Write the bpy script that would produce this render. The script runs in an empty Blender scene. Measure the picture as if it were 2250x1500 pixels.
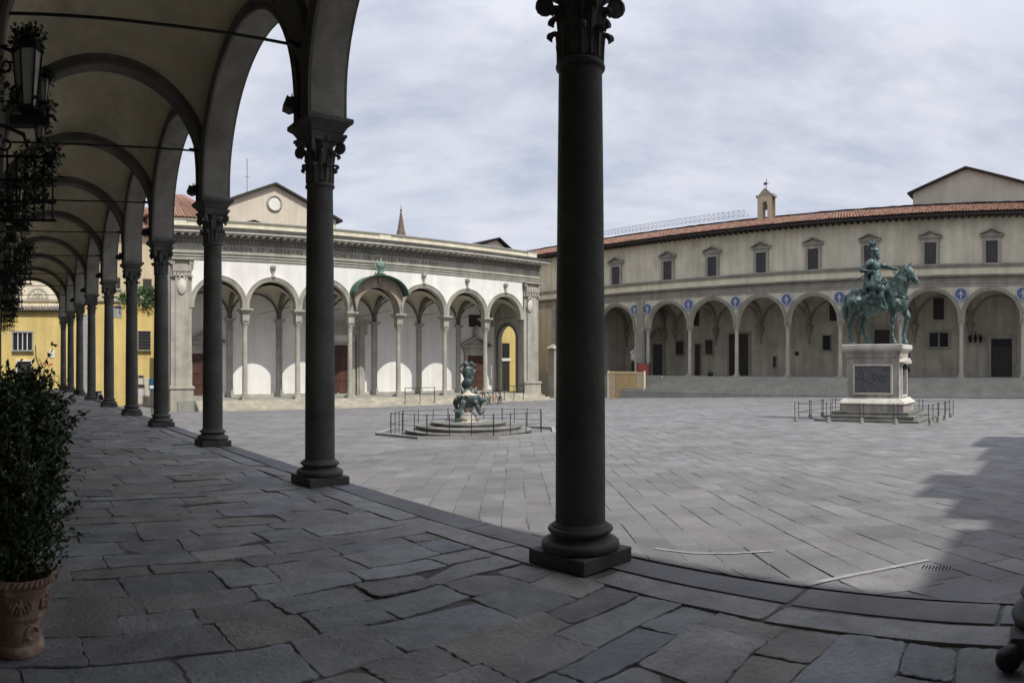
import bpy, math, random
import numpy as np
from mathutils import Vector
random.seed(7)
rng = np.random.default_rng(7)
S = bpy.context.scene
COL = S.collection
H = 1.8            # one unit of the plan = camera eye height = 1.8 m
PI = math.pi
sin, cos, rad = math.sin, math.cos, math.radians

# ------------------------------------------------------------------ camera
cd = bpy.data.cameras.new('camera')
cam = bpy.data.objects.new('camera', cd)
COL.objects.link(cam)
cd.type = 'PANO'                       # the photograph is a stitched cylindrical panorama
cd.panorama_type = 'CENTRAL_CYLINDRICAL'
cd.central_cylindrical_range_u_min = -0.75
cd.central_cylindrical_range_u_max = 0.75
cd.central_cylindrical_range_v_min = -0.4647
cd.central_cylindrical_range_v_max = 0.5353
cd.central_cylindrical_radius = 1.0
cam.location = (0, 0, H)
cam.rotation_euler = (PI / 2, 0, -(0.75 - 4 / 1500))
cd.clip_start = 0.05
cd.clip_end = 6000
S.camera = cam
# ------------------------------------------------------------------ light
SUN_EL, SUN_AZ = rad(53.0), rad(0.9)
W = bpy.data.worlds.new('World'); S.world = W; W.use_nodes = True
nt = W.node_tree; nt.nodes.clear()
def N(tree, t, **k):
    n = tree.nodes.new(t)
    for a, b in k.items(): setattr(n, a, b)
    return n
sky = N(nt, 'ShaderNodeTexSky', sky_type='NISHITA', sun_disc=False)
sky.sun_elevation = SUN_EL; sky.sun_rotation = PI + SUN_AZ
tc = N(nt, 'ShaderNodeTexCoord'); sp = N(nt, 'ShaderNodeSeparateXYZ'); cb = N(nt, 'ShaderNodeCombineXYZ')
L = nt.links.new
L(tc.outputs['Generated'], sp.inputs[0])
az_ = N(nt, 'ShaderNodeMath', operation='MAXIMUM'); az_.inputs[1].default_value = 0
L(sp.outputs[2], az_.inputs[0])
ad = N(nt, 'ShaderNodeMath', operation='ADD'); ad.inputs[1].default_value = 0.22
L(az_.outputs[0], ad.inputs[0])
for i in range(2):
    dv = N(nt, 'ShaderNodeMath', operation='DIVIDE'); L(sp.outputs[i], dv.inputs[0]); L(ad.outputs[0], dv.inputs[1]); L(dv.outputs[0], cb.inputs[i])
vr = N(nt, 'ShaderNodeVectorRotate', rotation_type='Z_AXIS'); vr.inputs['Angle'].default_value = 0.85; L(cb.outputs[0], vr.inputs['Vector'])
mp = N(nt, 'ShaderNodeMapping'); mp.inputs['Scale'].default_value = (0.95, 1.3, 1)
L(vr.outputs[0], mp.inputs[0])
nz = N(nt, 'ShaderNodeTexNoise'); nz.inputs['Scale'].default_value = 2.2; nz.inputs['Detail'].default_value = 9; nz.inputs['Roughness'].default_value = 0.6; nz.inputs['Distortion'].default_value = 0.1
L(mp.outputs[0], nz.inputs['Vector'])
rp = N(nt, 'ShaderNodeValToRGB'); rp.color_ramp.elements[0].position = 0.34; rp.color_ramp.elements[1].position = 0.58
rp.color_ramp.elements[0].color = (0.60, 0.60, 0.60, 1); rp.color_ramp.elements[1].color = (1, 1, 1, 1)
L(nz.outputs['Fac'], rp.inputs[0])
nz2 = N(nt, 'ShaderNodeTexNoise'); nz2.inputs['Scale'].default_value = 4.0; nz2.inputs['Detail'].default_value = 7
L(mp.outputs[0], nz2.inputs['Vector'])
rp2 = N(nt, 'ShaderNodeValToRGB'); rp2.color_ramp.elements[0].position = 0.3; rp2.color_ramp.elements[1].position = 0.7
rp2.color_ramp.elements[0].color = (6.1, 6.4, 7.4, 1); rp2.color_ramp.elements[1].color = (7.0, 7.2, 8.0, 1)
L(nz2.outputs['Fac'], rp2.inputs[0])
mx = N(nt, 'ShaderNodeMix', data_type='RGBA')
L(rp.outputs[0], mx.inputs[0]); L(sky.outputs[0], mx.inputs[6]); L(rp2.outputs[0], mx.inputs[7])
zr = N(nt, 'ShaderNodeMapRange'); zr.inputs[1].default_value = 0.42; zr.inputs[2].default_value = 0.85; zr.inputs[3].default_value = 1.0; zr.inputs[4].default_value = 1.85
L(sp.outputs[2], zr.inputs[0])
zm = N(nt, 'ShaderNodeMix', data_type='RGBA', blend_type='MULTIPLY'); zm.inputs[0].default_value = 1
L(mx.outputs[2], zm.inputs[6]); L(zr.outputs[0], zm.inputs[7])
bg = N(nt, 'ShaderNodeBackground'); bg.inputs[1].default_value = 0.1
out = N(nt, 'ShaderNodeOutputWorld')
L(zm.outputs[2], bg.inputs[0]); L(bg.outputs[0], out.inputs[0])
sd = bpy.data.lights.new('sun', 'SUN'); sd.energy = 3.6; sd.angle = rad(0.5); sd.color = (1, 0.955, 0.88)
so = bpy.data.objects.new('sun', sd); COL.objects.link(so)
ray = Vector((sin(SUN_AZ) * cos(SUN_EL), cos(SUN_AZ) * cos(SUN_EL), -sin(SUN_EL)))
so.rotation_euler = ray.to_track_quat('-Z', 'Y').to_euler(); so.location = (0, -60, 80)
S.view_settings.view_transform = 'Standard'; S.view_settings.look = 'None'
S.view_settings.exposure = 0.12; S.view_settings.gamma = 1.0
S.render.engine = 'CYCLES'
S.cycles.use_denoising = True
S.cycles.max_bounces = 8; S.cycles.diffuse_bounces = 5; S.cycles.transparent_max_bounces = 16
S.cycles.caustics_reflective = False; S.cycles.caustics_refractive = False

# ------------------------------------------------------------------ materials
MAT = {}
def mat(name, c1, c2=None, scale=1.2, rough=0.85, bump=0.15, bscale=14.0, attr=False, metal=0.0, streak=0.0, spec=0.3, c3=None, blot=0.0, bls=0.5):
    """stone / plaster / paint: two tones broken up by noise, a fine grain in the bump, optional run-down streaks, optional per-piece tint"""
    m = bpy.data.materials.new(name); m.use_nodes = True; t = m.node_tree; t.nodes.clear(); K = t.links.new
    o = N(t, 'ShaderNodeOutputMaterial'); b = N(t, 'ShaderNodeBsdfPrincipled'); K(b.outputs[0], o.inputs[0])
    g = N(t, 'ShaderNodeNewGeometry')
    if c2 is None: c2 = tuple(x * 0.75 for x in c1)
    n1 = N(t, 'ShaderNodeTexNoise'); n1.inputs['Scale'].default_value = scale; n1.inputs['Detail'].default_value = 8; n1.inputs['Roughness'].default_value = 0.62
    K(g.outputs['Position'], n1.inputs['Vector'])
    r = N(t, 'ShaderNodeValToRGB'); r.color_ramp.elements[0].position = 0.34; r.color_ramp.elements[1].position = 0.68
    r.color_ramp.elements[0].color = (*c2, 1); r.color_ramp.elements[1].color = (*c1, 1)
    K(n1.outputs['Fac'], r.inputs[0]); col = r.outputs[0]
    if streak > 0:
        mpn = N(t, 'ShaderNodeMapping'); mpn.inputs['Scale'].default_value = (1.1, 1.1, 0.09); K(g.outputs['Position'], mpn.inputs[0])
        n2 = N(t, 'ShaderNodeTexNoise'); n2.inputs['Scale'].default_value = 1.6; n2.inputs['Detail'].default_value = 7; K(mpn.outputs[0], n2.inputs['Vector'])
        r2 = N(t, 'ShaderNodeValToRGB'); r2.color_ramp.elements[0].position = 0.4; r2.color_ramp.elements[1].position = 0.62
        r2.color_ramp.elements[0].color = (1 - streak, 1 - streak, 1 - streak * 1.05, 1); r2.color_ramp.elements[1].color = (1, 1, 1, 1)
        K(n2.outputs['Fac'], r2.inputs[0])
        mm = N(t, 'ShaderNodeMix', data_type='RGBA', blend_type='MULTIPLY'); mm.inputs[0].default_value = 1; K(col, mm.inputs[6]); K(r2.outputs[0], mm.inputs[7]); col = mm.outputs[2]
    if c3 is not None:
        n4 = N(t, 'ShaderNodeTexNoise'); n4.inputs['Scale'].default_value = scale * 3.1; n4.inputs['Detail'].default_value = 6; K(g.outputs['Position'], n4.inputs['Vector'])
        r4 = N(t, 'ShaderNodeValToRGB'); r4.color_ramp.elements[0].position = 0.53; r4.color_ramp.elements[1].position = 0.66
        r4.color_ramp.elements[0].color = (0, 0, 0, 1); r4.color_ramp.elements[1].color = (1, 1, 1, 1); K(n4.outputs['Fac'], r4.inputs[0])
        m4 = N(t, 'ShaderNodeMix', data_type='RGBA'); K(r4.outputs[0], m4.inputs[0]); K(col, m4.inputs[6]); m4.inputs[7].default_value = (*c3, 1); col = m4.outputs[2]
    if blot > 0:
        n5 = N(t, 'ShaderNodeTexNoise'); n5.inputs['Scale'].default_value = bls; n5.inputs['Detail'].default_value = 9; n5.inputs['Roughness'].default_value = 0.7; n5.inputs['Distortion'].default_value = 0.6; K(g.outputs['Position'], n5.inputs['Vector'])
        r5 = N(t, 'ShaderNodeValToRGB'); r5.color_ramp.elements[0].position = 0.36; r5.color_ramp.elements[1].position = 0.56
        r5.color_ramp.elements[0].color = (1 - blot, 1 - blot, 1 - blot, 1); r5.color_ramp.elements[1].color = (1, 1, 1, 1); K(n5.outputs['Fac'], r5.inputs[0])
        m5 = N(t, 'ShaderNodeMix', data_type='RGBA', blend_type='MULTIPLY'); m5.inputs[0].default_value = 1; K(col, m5.inputs[6]); K(r5.outputs[0], m5.inputs[7]); col = m5.outputs[2]
    if attr:
        at = N(t, 'ShaderNodeAttribute'); at.attribute_name = 'tint'
        ma = N(t, 'ShaderNodeMix', data_type='RGBA', blend_type='MULTIPLY'); ma.inputs[0].default_value = 1; K(col, ma.inputs[6]); K(at.outputs['Color'], ma.inputs[7]); col = ma.outputs[2]
    K(col, b.inputs['Base Color'])
    n3 = N(t, 'ShaderNodeTexNoise'); n3.inputs['Scale'].default_value = bscale; n3.inputs['Detail'].default_value = 8; n3.inputs['Roughness'].default_value = 0.65; K(g.outputs['Position'], n3.inputs['Vector'])
    bp = N(t, 'ShaderNodeBump'); bp.inputs['Strength'].default_value = bump; bp.inputs['Distance'].default_value = 0.05
    K(n3.outputs['Fac'], bp.inputs['Height']); K(bp.outputs[0], b.inputs['Normal'])
    b.inputs['Roughness'].default_value = rough; b.inputs['Metallic'].default_value = metal
    b.inputs['Specular IOR Level'].default_value = spec
    MAT[name] = m; return m
mat('dark_stone', (0.165, 0.163, 0.151), (0.108, 0.107, 0.099), 1.8, 0.72, 0.4, 12, streak=0.32, blot=0.2, bls=0.9)
mat('arch_stone', (0.20, 0.192, 0.172), (0.13, 0.125, 0.112), 1.1, 0.85, 0.2, 9, streak=0.25)
mat('soffit_stone', (0.36, 0.345, 0.30), (0.235, 0.225, 0.196), 1.3, 0.85, 0.3, 11, blot=0.25, bls=1.0, streak=0.15)
mat('vault_plaster', (0.70, 0.63, 0.46), (0.53, 0.475, 0.345), 0.7, 0.95, 0.2, 6, c3=(0.56, 0.475, 0.345), blot=0.28, bls=0.55)
mat('wall_plaster', (0.36, 0.34, 0.29), (0.27, 0.25, 0.21), 0.6, 0.95, 0.12, 6, streak=0.2)
mat('floor_slab', (0.385, 0.382, 0.376), (0.235, 0.234, 0.231), 3.0, 0.6, 0.8, 20, attr=True, spec=0.35, c3=(0.32, 0.305, 0.275), blot=0.28, bls=0.9)
mat('grout', (0.20, 0.19, 0.172), (0.075, 0.072, 0.066), 5, 0.95, 0.6, 30)
mat('piazza_slab', (0.215, 0.211, 0.211), (0.150, 0.147, 0.148), 1.3, 0.8, 0.4, 14, attr=True, c3=(0.178, 0.174, 0.172), blot=0.18, bls=0.28)
mat('piazza_grout', (0.165, 0.162, 0.158), (0.09, 0.088, 0.086), 0.9, 0.95, 0.3, 20)
mat('kerb_stone', (0.235, 0.236, 0.24), (0.155, 0.156, 0.16), 1.6, 0.7, 0.5, 18, attr=True, blot=0.25)
mat('earth', (0.2, 0.19, 0.175), (0.15, 0.145, 0.135), 0.05, 0.95, 0.1, 2)
mat('hospital_plaster', (0.70, 0.64, 0.495), (0.57, 0.52, 0.405), 0.5, 0.95, 0.1, 6, streak=0.16, blot=0.18, bls=0.3)
mat('hospital_band', (0.79, 0.715, 0.54), (0.69, 0.62, 0.47), 0.5, 0.95, 0.1, 6, streak=0.14)
mat('hospital_stone', (0.37, 0.35, 0.295), (0.265, 0.25, 0.21), 0.9, 0.85, 0.2, 8, streak=0.2)
mat('hospital_column', (0.52, 0.485, 0.40), (0.40, 0.375, 0.31), 0.9, 0.8, 0.15, 8, streak=0.2)
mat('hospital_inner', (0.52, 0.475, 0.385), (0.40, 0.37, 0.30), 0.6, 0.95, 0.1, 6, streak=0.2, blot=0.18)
mat('step_stone', (0.32, 0.32, 0.29), (0.24, 0.24, 0.217), 0.9, 0.85, 0.2, 8, c3=(0.235, 0.24, 0.215))
mat('church_white', (0.86, 0.84, 0.80), (0.77, 0.75, 0.715), 0.6, 0.95, 0.08, 6, streak=0.10, blot=0.08, bls=0.4)
mat('church_stone', (0.47, 0.45, 0.385), (0.33, 0.315, 0.27), 0.9, 0.85, 0.2, 8, streak=0.2)
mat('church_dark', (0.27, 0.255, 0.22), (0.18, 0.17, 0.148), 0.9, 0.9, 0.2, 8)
mat('church_letter', (0.13, 0.12, 0.10), (0.18, 0.17, 0.15), 3, 0.9, 0.1, 8)
mat('parapet_cream', (0.70, 0.66, 0.52), (0.58, 0.545, 0.43), 0.5, 0.95, 0.08, 5, streak=0.14)
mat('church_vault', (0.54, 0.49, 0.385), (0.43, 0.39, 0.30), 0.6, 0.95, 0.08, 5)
mat('nave_cream', (0.62, 0.555, 0.455), (0.54, 0.48, 0.39), 0.35, 0.95, 0.08, 5, streak=0.08, blot=0.12, bls=0.2)
mat('fresco', (0.42, 0.36, 0.28), (0.27, 0.22, 0.165), 0.9, 0.95, 0.1, 6, c3=(0.33, 0.25, 0.19), streak=0.3)
mat('copper_green', (0.095, 0.17, 0.14), (0.055, 0.105, 0.088), 1.5, 0.7, 0.2, 9, streak=0.3)
mat('copper_pale', (0.21, 0.30, 0.255), (0.13, 0.20, 0.165), 1.5, 0.7, 0.2, 9)
mat('wood_door', (0.12, 0.055, 0.038), (0.07, 0.034, 0.026), 2.2, 0.6, 0.2, 12, streak=0.3)
mat('dark_wood', (0.045, 0.038, 0.032), (0.03, 0.026, 0.022), 2, 0.6, 0.2, 12)
mat('shutter', (0.060, 0.057, 0.058), (0.042, 0.04, 0.042), 2, 0.55, 0.1, 12)
mat('glass_dark', (0.028, 0.032, 0.036), (0.02, 0.022, 0.026), 1, 0.08, 0.0, 3, spec=0.6)
mat('yellow_wall', (0.70, 0.545, 0.215), (0.61, 0.47, 0.185), 0.4, 0.95, 0.08, 5, streak=0.12, blot=0.12, bls=0.5)
mat('cream_wall', (0.56, 0.47, 0.33), (0.46, 0.39, 0.28), 0.4, 0.95, 0.08, 5, streak=0.16)
mat('pale_wall', (0.66, 0.61, 0.52), (0.56, 0.52, 0.44), 0.4, 0.95, 0.08, 5, streak=0.16)
mat('white_trim', (0.72, 0.70, 0.66), (0.6, 0.585, 0.55), 1.5, 0.8, 0.05, 8)
mat('grey_trim', (0.34, 0.34, 0.32), (0.26, 0.26, 0.25), 1.5, 0.8, 0.08, 8)
mat('iron', (0.024, 0.025, 0.027), (0.016, 0.016, 0.018), 6, 0.5, 0.15, 20, metal=0.3)
mat('iron_grey', (0.11, 0.115, 0.12), (0.07, 0.072, 0.075), 5, 0.5, 0.1, 20, metal=0.3)
mat('bronze', (0.088, 0.155, 0.143), (0.026, 0.048, 0.045), 1.7, 0.48, 0.06, 12, streak=0.55, spec=0.5, c3=(0.135, 0.22, 0.20))
mat('bronze_dark', (0.055, 0.085, 0.08), (0.02, 0.032, 0.032), 2.5, 0.45, 0.1, 9, spec=0.5, c3=(0.13, 0.175, 0.165))
mat('marble', (0.58, 0.545, 0.50), (0.39, 0.365, 0.335), 1.6, 0.6, 0.12, 9, streak=0.4, c3=(0.33, 0.28, 0.245), blot=0.22, bls=1.0)
mat('fountain_stone', (0.25, 0.245, 0.225), (0.165, 0.162, 0.15), 1.4, 0.85, 0.25, 10, streak=0.3, c3=(0.17, 0.17, 0.152))
mat('marble_edge', (0.70, 0.665, 0.60), (0.56, 0.53, 0.47), 2, 0.6, 0.1, 9, streak=0.2)
mat('plaque', (0.135, 0.135, 0.14), (0.085, 0.085, 0.09), 3, 0.5, 0.3, 7, c3=(0.17, 0.17, 0.175))
mat('terracotta', (0.53, 0.355, 0.27), (0.36, 0.23, 0.17), 3.5, 0.85, 0.4, 16, c3=(0.58, 0.45, 0.36), streak=0.25)
mat('leaf', (0.135, 0.20, 0.085), (0.075, 0.125, 0.052), 9, 0.45, 0.0, 9, attr=True, spec=0.4)
mat('ivy_leaf', (0.075, 0.15, 0.05), (0.04, 0.085, 0.03), 6, 0.55, 0.0, 9, attr=True, spec=0.4)
mat('basket_leaf', (0.05, 0.075, 0.038), (0.03, 0.045, 0.024), 9, 0.6, 0.0, 9, attr=True)
mat('petal', (0.26, 0.05, 0.08), (0.18, 0.03, 0.05), 9, 0.6, 0.0, 9)
mat('twig', (0.09, 0.065, 0.045), (0.06, 0.045, 0.03), 9, 0.9, 0.2, 20)
mat('soil', (0.05, 0.038, 0.028), (0.03, 0.024, 0.018), 20, 1.0, 0.5, 30)
mat('roof_tile', (0.275, 0.145, 0.10), (0.16, 0.085, 0.062), 2.6, 0.9, 0.25, 9, c3=(0.34, 0.24, 0.175), attr=True)
mat('glaze_blue', (0.105, 0.15, 0.29), (0.075, 0.11, 0.22), 3, 0.4, 0.05, 9, spec=0.4)
mat('glaze_white', (0.46, 0.48, 0.53), (0.36, 0.38, 0.43), 3, 0.4, 0.05, 9, spec=0.4)
mat('hoarding', (0.60, 0.44, 0.22), (0.50, 0.36, 0.18), 2, 0.8, 0.08, 8)
mat('hoarding_pale', (0.66, 0.56, 0.40), (0.55, 0.46, 0.33), 2, 0.8, 0.08, 8)
mat('mesh_red', (0.42, 0.10, 0.07), (0.30, 0.075, 0.055), 4, 0.8, 0.1, 8)
mat('paint_white', (0.40, 0.395, 0.385), (0.23, 0.227, 0.225), 9, 0.8, 0.1, 20)
mat('poster', (0.66, 0.64, 0.70), (0.45, 0.44, 0.52), 14, 0.6, 0, 8)
mat('sign_blue', (0.03, 0.10, 0.18), (0.02, 0.07, 0.13), 3, 0.4, 0, 8)
mat('graffiti_red', (0.55, 0.09, 0.04), (0.45, 0.07, 0.03), 3, 0.8, 0, 8)
mat('rubber', (0.02, 0.02, 0.021), (0.014, 0.014, 0.015), 5, 0.7, 0.1, 20)
mat('bag_black', (0.016, 0.016, 0.018), (0.01, 0.01, 0.011), 5, 0.5, 0.3, 12)
mat('bag_white', (0.62, 0.62, 0.62), (0.45, 0.45, 0.46), 5, 0.6, 0.2, 12)
mat('pale_stone', (0.52, 0.47, 0.40), (0.40, 0.36, 0.30), 1.5, 0.85, 0.2, 9)
mat('bike_red', (0.25, 0.03, 0.03), (0.2, 0.025, 0.025), 5, 0.4, 0, 9)
mat('bike_silver', (0.42, 0.43, 0.45), (0.33, 0.34, 0.36), 5, 0.35, 0, 9, metal=0.6)
mat('lamp_glass', (0.50, 0.48, 0.42), (0.42, 0.41, 0.36), 3, 0.2, 0, 9)
mat('crane_grey', (0.36, 0.38, 0.42), (0.3, 0.32, 0.36), 3, 0.6, 0, 9)

# ------------------------------------------------------------------ helpers: things, parts, meshes
def worg(o):
    v = Vector((0, 0, 0))
    while o is not None: v = v + Vector(o.location); o = o.parent
    return v
def tag(o, label=None, cat=None, group=None, kind=None):
    if label: o['label'] = label
    if cat: o['category'] = cat
    if group: o['group'] = group
    if kind: o['kind'] = kind
    return o
def thing(name, loc, label, cat, group=None, rz=0.0):
    o = bpy.data.objects.new(name, None); COL.objects.link(o)
    o.location = (loc[0] * H, loc[1] * H, loc[2] * H); o.rotation_euler = (0, 0, rz); o.empty_display_size = 0.3
    return tag(o, label, cat, group)
def copy_tree(o, parent=None):
    c = o.copy(); COL.objects.link(c); c.parent = parent
    for ch in o.children: copy_tree(ch, c)
    return c
class MB:
    """collects vertices and faces (plan units) into one mesh"""
    def __init__(s): s.v = []; s.f = []; s.t = []; s.cur = (1, 1, 1, 1); s.tinted = False
    def add(s, vs, fs):
        b = len(s.v); s.v.extend(vs)
        for f in fs: s.f.append(tuple(b + i for i in f)); s.t.append(s.cur)
    def tint(s, c): s.cur = c; s.tinted = True
    def box(s, x0, x1, y0, y1, z0, z1):
        vs = [(x, y, z) for z in (z0, z1) for y in (y0, y1) for x in (x0, x1)]
        s.add(vs, [(0, 2, 3, 1), (4, 5, 7, 6), (0, 1, 5, 4), (2, 6, 7, 3), (0, 4, 6, 2), (1, 3, 7, 5)])
    def hexa(s, p): s.add(p, [(0, 2, 3, 1), (4, 5, 7, 6), (0, 1, 5, 4), (2, 6, 7, 3), (0, 4, 6, 2), (1, 3, 7, 5)])
    def lathe(s, prof, c=(0, 0, 0), n=24, cap=True, sx=1, sy=1):
        vs = []; fs = []
        for r, z in prof:
            for i in range(n):
                a = 2 * PI * i / n; vs.append((c[0] + r * cos(a) * sx, c[1] + r * sin(a) * sy, c[2] + z))
        for k in range(len(prof) - 1):
            for i in range(n):
                j = (i + 1) % n; fs.append((k * n + i, k * n + j, (k + 1) * n + j, (k + 1) * n + i))
        if cap:
            fs.append(tuple(reversed(range(n)))); fs.append(tuple((len(prof) - 1) * n + i for i in range(n)))
        s.add(vs, fs)
    def sqlathe(s, prof, c=(0, 0, 0), sx=1.0, sy=1.0):
        vs = []; fs = []
        for r, z in prof: vs += [(c[0] - r * sx, c[1] - r * sy, c[2] + z), (c[0] + r * sx, c[1] - r * sy, c[2] + z), (c[0] + r * sx, c[1] + r * sy, c[2] + z), (c[0] - r * sx, c[1] + r * sy, c[2] + z)]
        for k in range(len(prof) - 1):
            for i in range(4):
                j = (i + 1) % 4; fs.append((k * 4 + i, k * 4 + j, k * 4 + 4 + j, k * 4 + 4 + i))
        fs.append((3, 2, 1, 0)); m = (len(prof) - 1) * 4; fs.append((m, m + 1, m + 2, m + 3)); s.add(vs, fs)
    def tube(s, path, r, n=6, cap=True):
        P = [Vector(p) for p in path]; R = r if isinstance(r, (list, tuple)) else [r] * len(P)
        vs = []; fs = []; up = None
        for i, p in enumerate(P):
            d = (P[min(i + 1, len(P) - 1)] - P[max(i - 1, 0)])
            d = d.normalized() if d.length > 1e-9 else Vector((0, 0, 1))
            if up is None: up = Vector((0, 0, 1)) if abs(d.z) < 0.9 else Vector((1, 0, 0))
            a = d.cross(up); a = a.normalized() if a.length > 1e-6 else Vector((1, 0, 0)); b = a.cross(d).normalized(); up = b
            for k in range(n):
                t = 2 * PI * k / n; vs.append(tuple(p + a * (R[i] * cos(t)) + b * (R[i] * sin(t))))
        for i in range(len(P) - 1):
            for k in range(n):
                j = (k + 1) % n; fs.append((i * n + k, i * n + j, (i + 1) * n + j, (i + 1) * n + k))
        if cap: fs.append(tuple(reversed(range(n)))); fs.append(tuple((len(P) - 1) * n + k for k in range(n)))
        s.add(vs, fs)
    def ring(s, c, R, r, axis='x', n=24, m=6):
        pts = []
        for i in range(n + 1):
            a = 2 * PI * i / n; q = (R * cos(a), R * sin(a))
            pts.append((c[0], c[1] + q[0], c[2] + q[1]) if axis == 'x' else ((c[0] + q[0], c[1], c[2] + q[1]) if axis == 'y' else (c[0] + q[0], c[1] + q[1], c[2])))
        s.tube(pts, r, m, False)
    def prism(s, poly, P, d0, d1):
        """polygon (u, v) pushed from depth d0 to d1 through the mapping P(u, v, d)"""
        n = len(poly); vs = [P(u, v, d0) for u, v in poly] + [P(u, v, d1) for u, v in poly]
        s.add(vs, [tuple(range(n)), tuple(reversed(range(n, 2 * n)))] + [(i, n + i, n + (i + 1) % n, (i + 1) % n) for i in range(n)])
    def pbox(s, P, u0, u1, v0, v1, d0, d1):
        s.hexa([P(u, v, d) for v in (v0, v1) for d in (d0, d1) for u in (u0, u1)])
    def arcade(s, P, u0, u1, r, zb, zs, zt, d0, d1, n=28):
        """one bay of wall from u0 to u1 above an arch of radius r springing at zs (legs down to zb), up to zt"""
        uc = (u0 + u1) / 2
        us = [(uc - r * cos(PI * i / n), zs + r * sin(PI * i / n)) for i in range(n + 1)]
        if zs > zb: us = [(uc - r, zb)] + us + [(uc + r, zb)]
        q = []
        def face(a, b, c, d): q.append((a, b, c, d))
        fs = []; vs = []
        def quad(p): b = len(vs); vs.extend(p); fs.append((b, b + 1, b + 2, b + 3))
        for d, fl in ((d0, 0), (d1, 1)):
            def put(a, b, c, e):
                p = [P(*a, d), P(*b, d), P(*c, d), P(*e, d)]
                quad(p if not fl else p[::-1])
            put((u0, zb), (uc - r, zb), (uc - r, zt), (u0, zt)); put((uc + r, zb), (u1, zb), (u1, zt), (uc + r, zt))
            for i in range(len(us) - 1):
                a, b = us[i], us[i + 1]
                if abs(a[0] - b[0]) < 1e-7: continue
                put(a, b, (b[0], zt), (a[0], zt))
        for i in range(len(us) - 1): a, b = us[i], us[i + 1]; quad([P(*b, d0), P(*a, d0), P(*a, d1), P(*b, d1)])
        for a, b in (((u0, zb), (uc - r, zb)), ((uc + r, zb), (u1, zb))): quad([P(*b, d0), P(*a, d0), P(*a, d1), P(*b, d1)])
        s.add(vs, fs)
    def arch(s, P, uc, zs, prof, n=28, leg=0.0, a0=0.0, a1=PI):
        """moulding swept round a half circle: prof = [(radius, depth), ...] a closed loop"""
        m = len(prof); vs = []; fs = []; st = []
        if leg > 0: st.append((-1, -leg))
        ang = [a0 + (a1 - a0) * i / n for i in range(n + 1)]
        rows = [(t, 0.0) for t in ang]
        if leg > 0: rows = [(0.0, -leg)] + rows + [(PI, -leg)]
        for t, dz in rows:
            for r, d in prof: vs.append(P(uc - r * cos(t), zs + r * sin(t) + dz, d))
        for i in range(len(rows) - 1):
            for k in range(m): j = (k + 1) % m; fs.append((i * m + k, i * m + j, (i + 1) * m + j, (i + 1) * m + k))
        fs.append(tuple(reversed(range(m)))); fs.append(tuple((len(rows) - 1) * m + k for k in range(m)))
        s.add(vs, fs)
    def build(s, name, m, parent=None, loc=None, smooth=None, kind=None, bevel=0):
        me = bpy.data.meshes.new(name)
        o = bpy.data.objects.new(name, me); COL.objects.link(o)
        if parent is not None: o.parent = parent
        org = worg(parent) if parent is not None else Vector((0, 0, 0))
        if loc is not None:
            l = Vector((loc[0] * H, loc[1] * H, loc[2] * H)); o.location = l - org; sh = l / H
        else:
            sh = org / H
        if getattr(s, 'local', False): sh = Vector((0, 0, 0))
        me.from_pydata([((v[0] - sh.x) * H, (v[1] - sh.y) * H, (v[2] - sh.z) * H) for v in s.v], [], s.f)
        me.materials.append(MAT[m])
        if s.tinted:
            at = me.color_attributes.new('tint', 'FLOAT_COLOR', 'CORNER')
            arr = np.empty((len(me.loops), 4), np.float32); k = 0
            lt = np.empty(len(me.polygons), np.int32); me.polygons.foreach_get('loop_total', lt)
            arr[:] = np.repeat(np.array(s.t, np.float32), lt, axis=0)
            at.data.foreach_set('color', arr.ravel())
        if smooth is not None:
            me.shade_smooth(); me.set_sharp_from_angle(angle=rad(smooth))
        me.update()
        if bevel:
            b = o.modifiers.new('bevel', 'BEVEL'); b.width = bevel * H; b.segments = 2; b.limit_method = 'ANGLE'; b.angle_limit = rad(40); b.harden_normals = False
        if kind: o['kind'] = kind
        return o
def local(mb): mb.local = True; return mb
def at(x, y, X=None, Y=None, r=None):
    """plan point that the photograph shows at pixel (x, y) on the plane X=.. or Y=.. or at range r"""
    th = (x - 4) / 1500
    if X is not None: r = X / sin(th)
    if Y is not None: r = Y / cos(th)
    return (r * sin(th), r * cos(th), 1 + (803 - y) / 1500 * r)
def ground(x, y):
    a = 0.44 * (1 - math.exp(-max(0.0, x - 2.95) / 9)); b = 0.036 * max(0.0, y - 2.5)
    return -min(1.0, (a ** 4 + b ** 4) ** 0.25)
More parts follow.
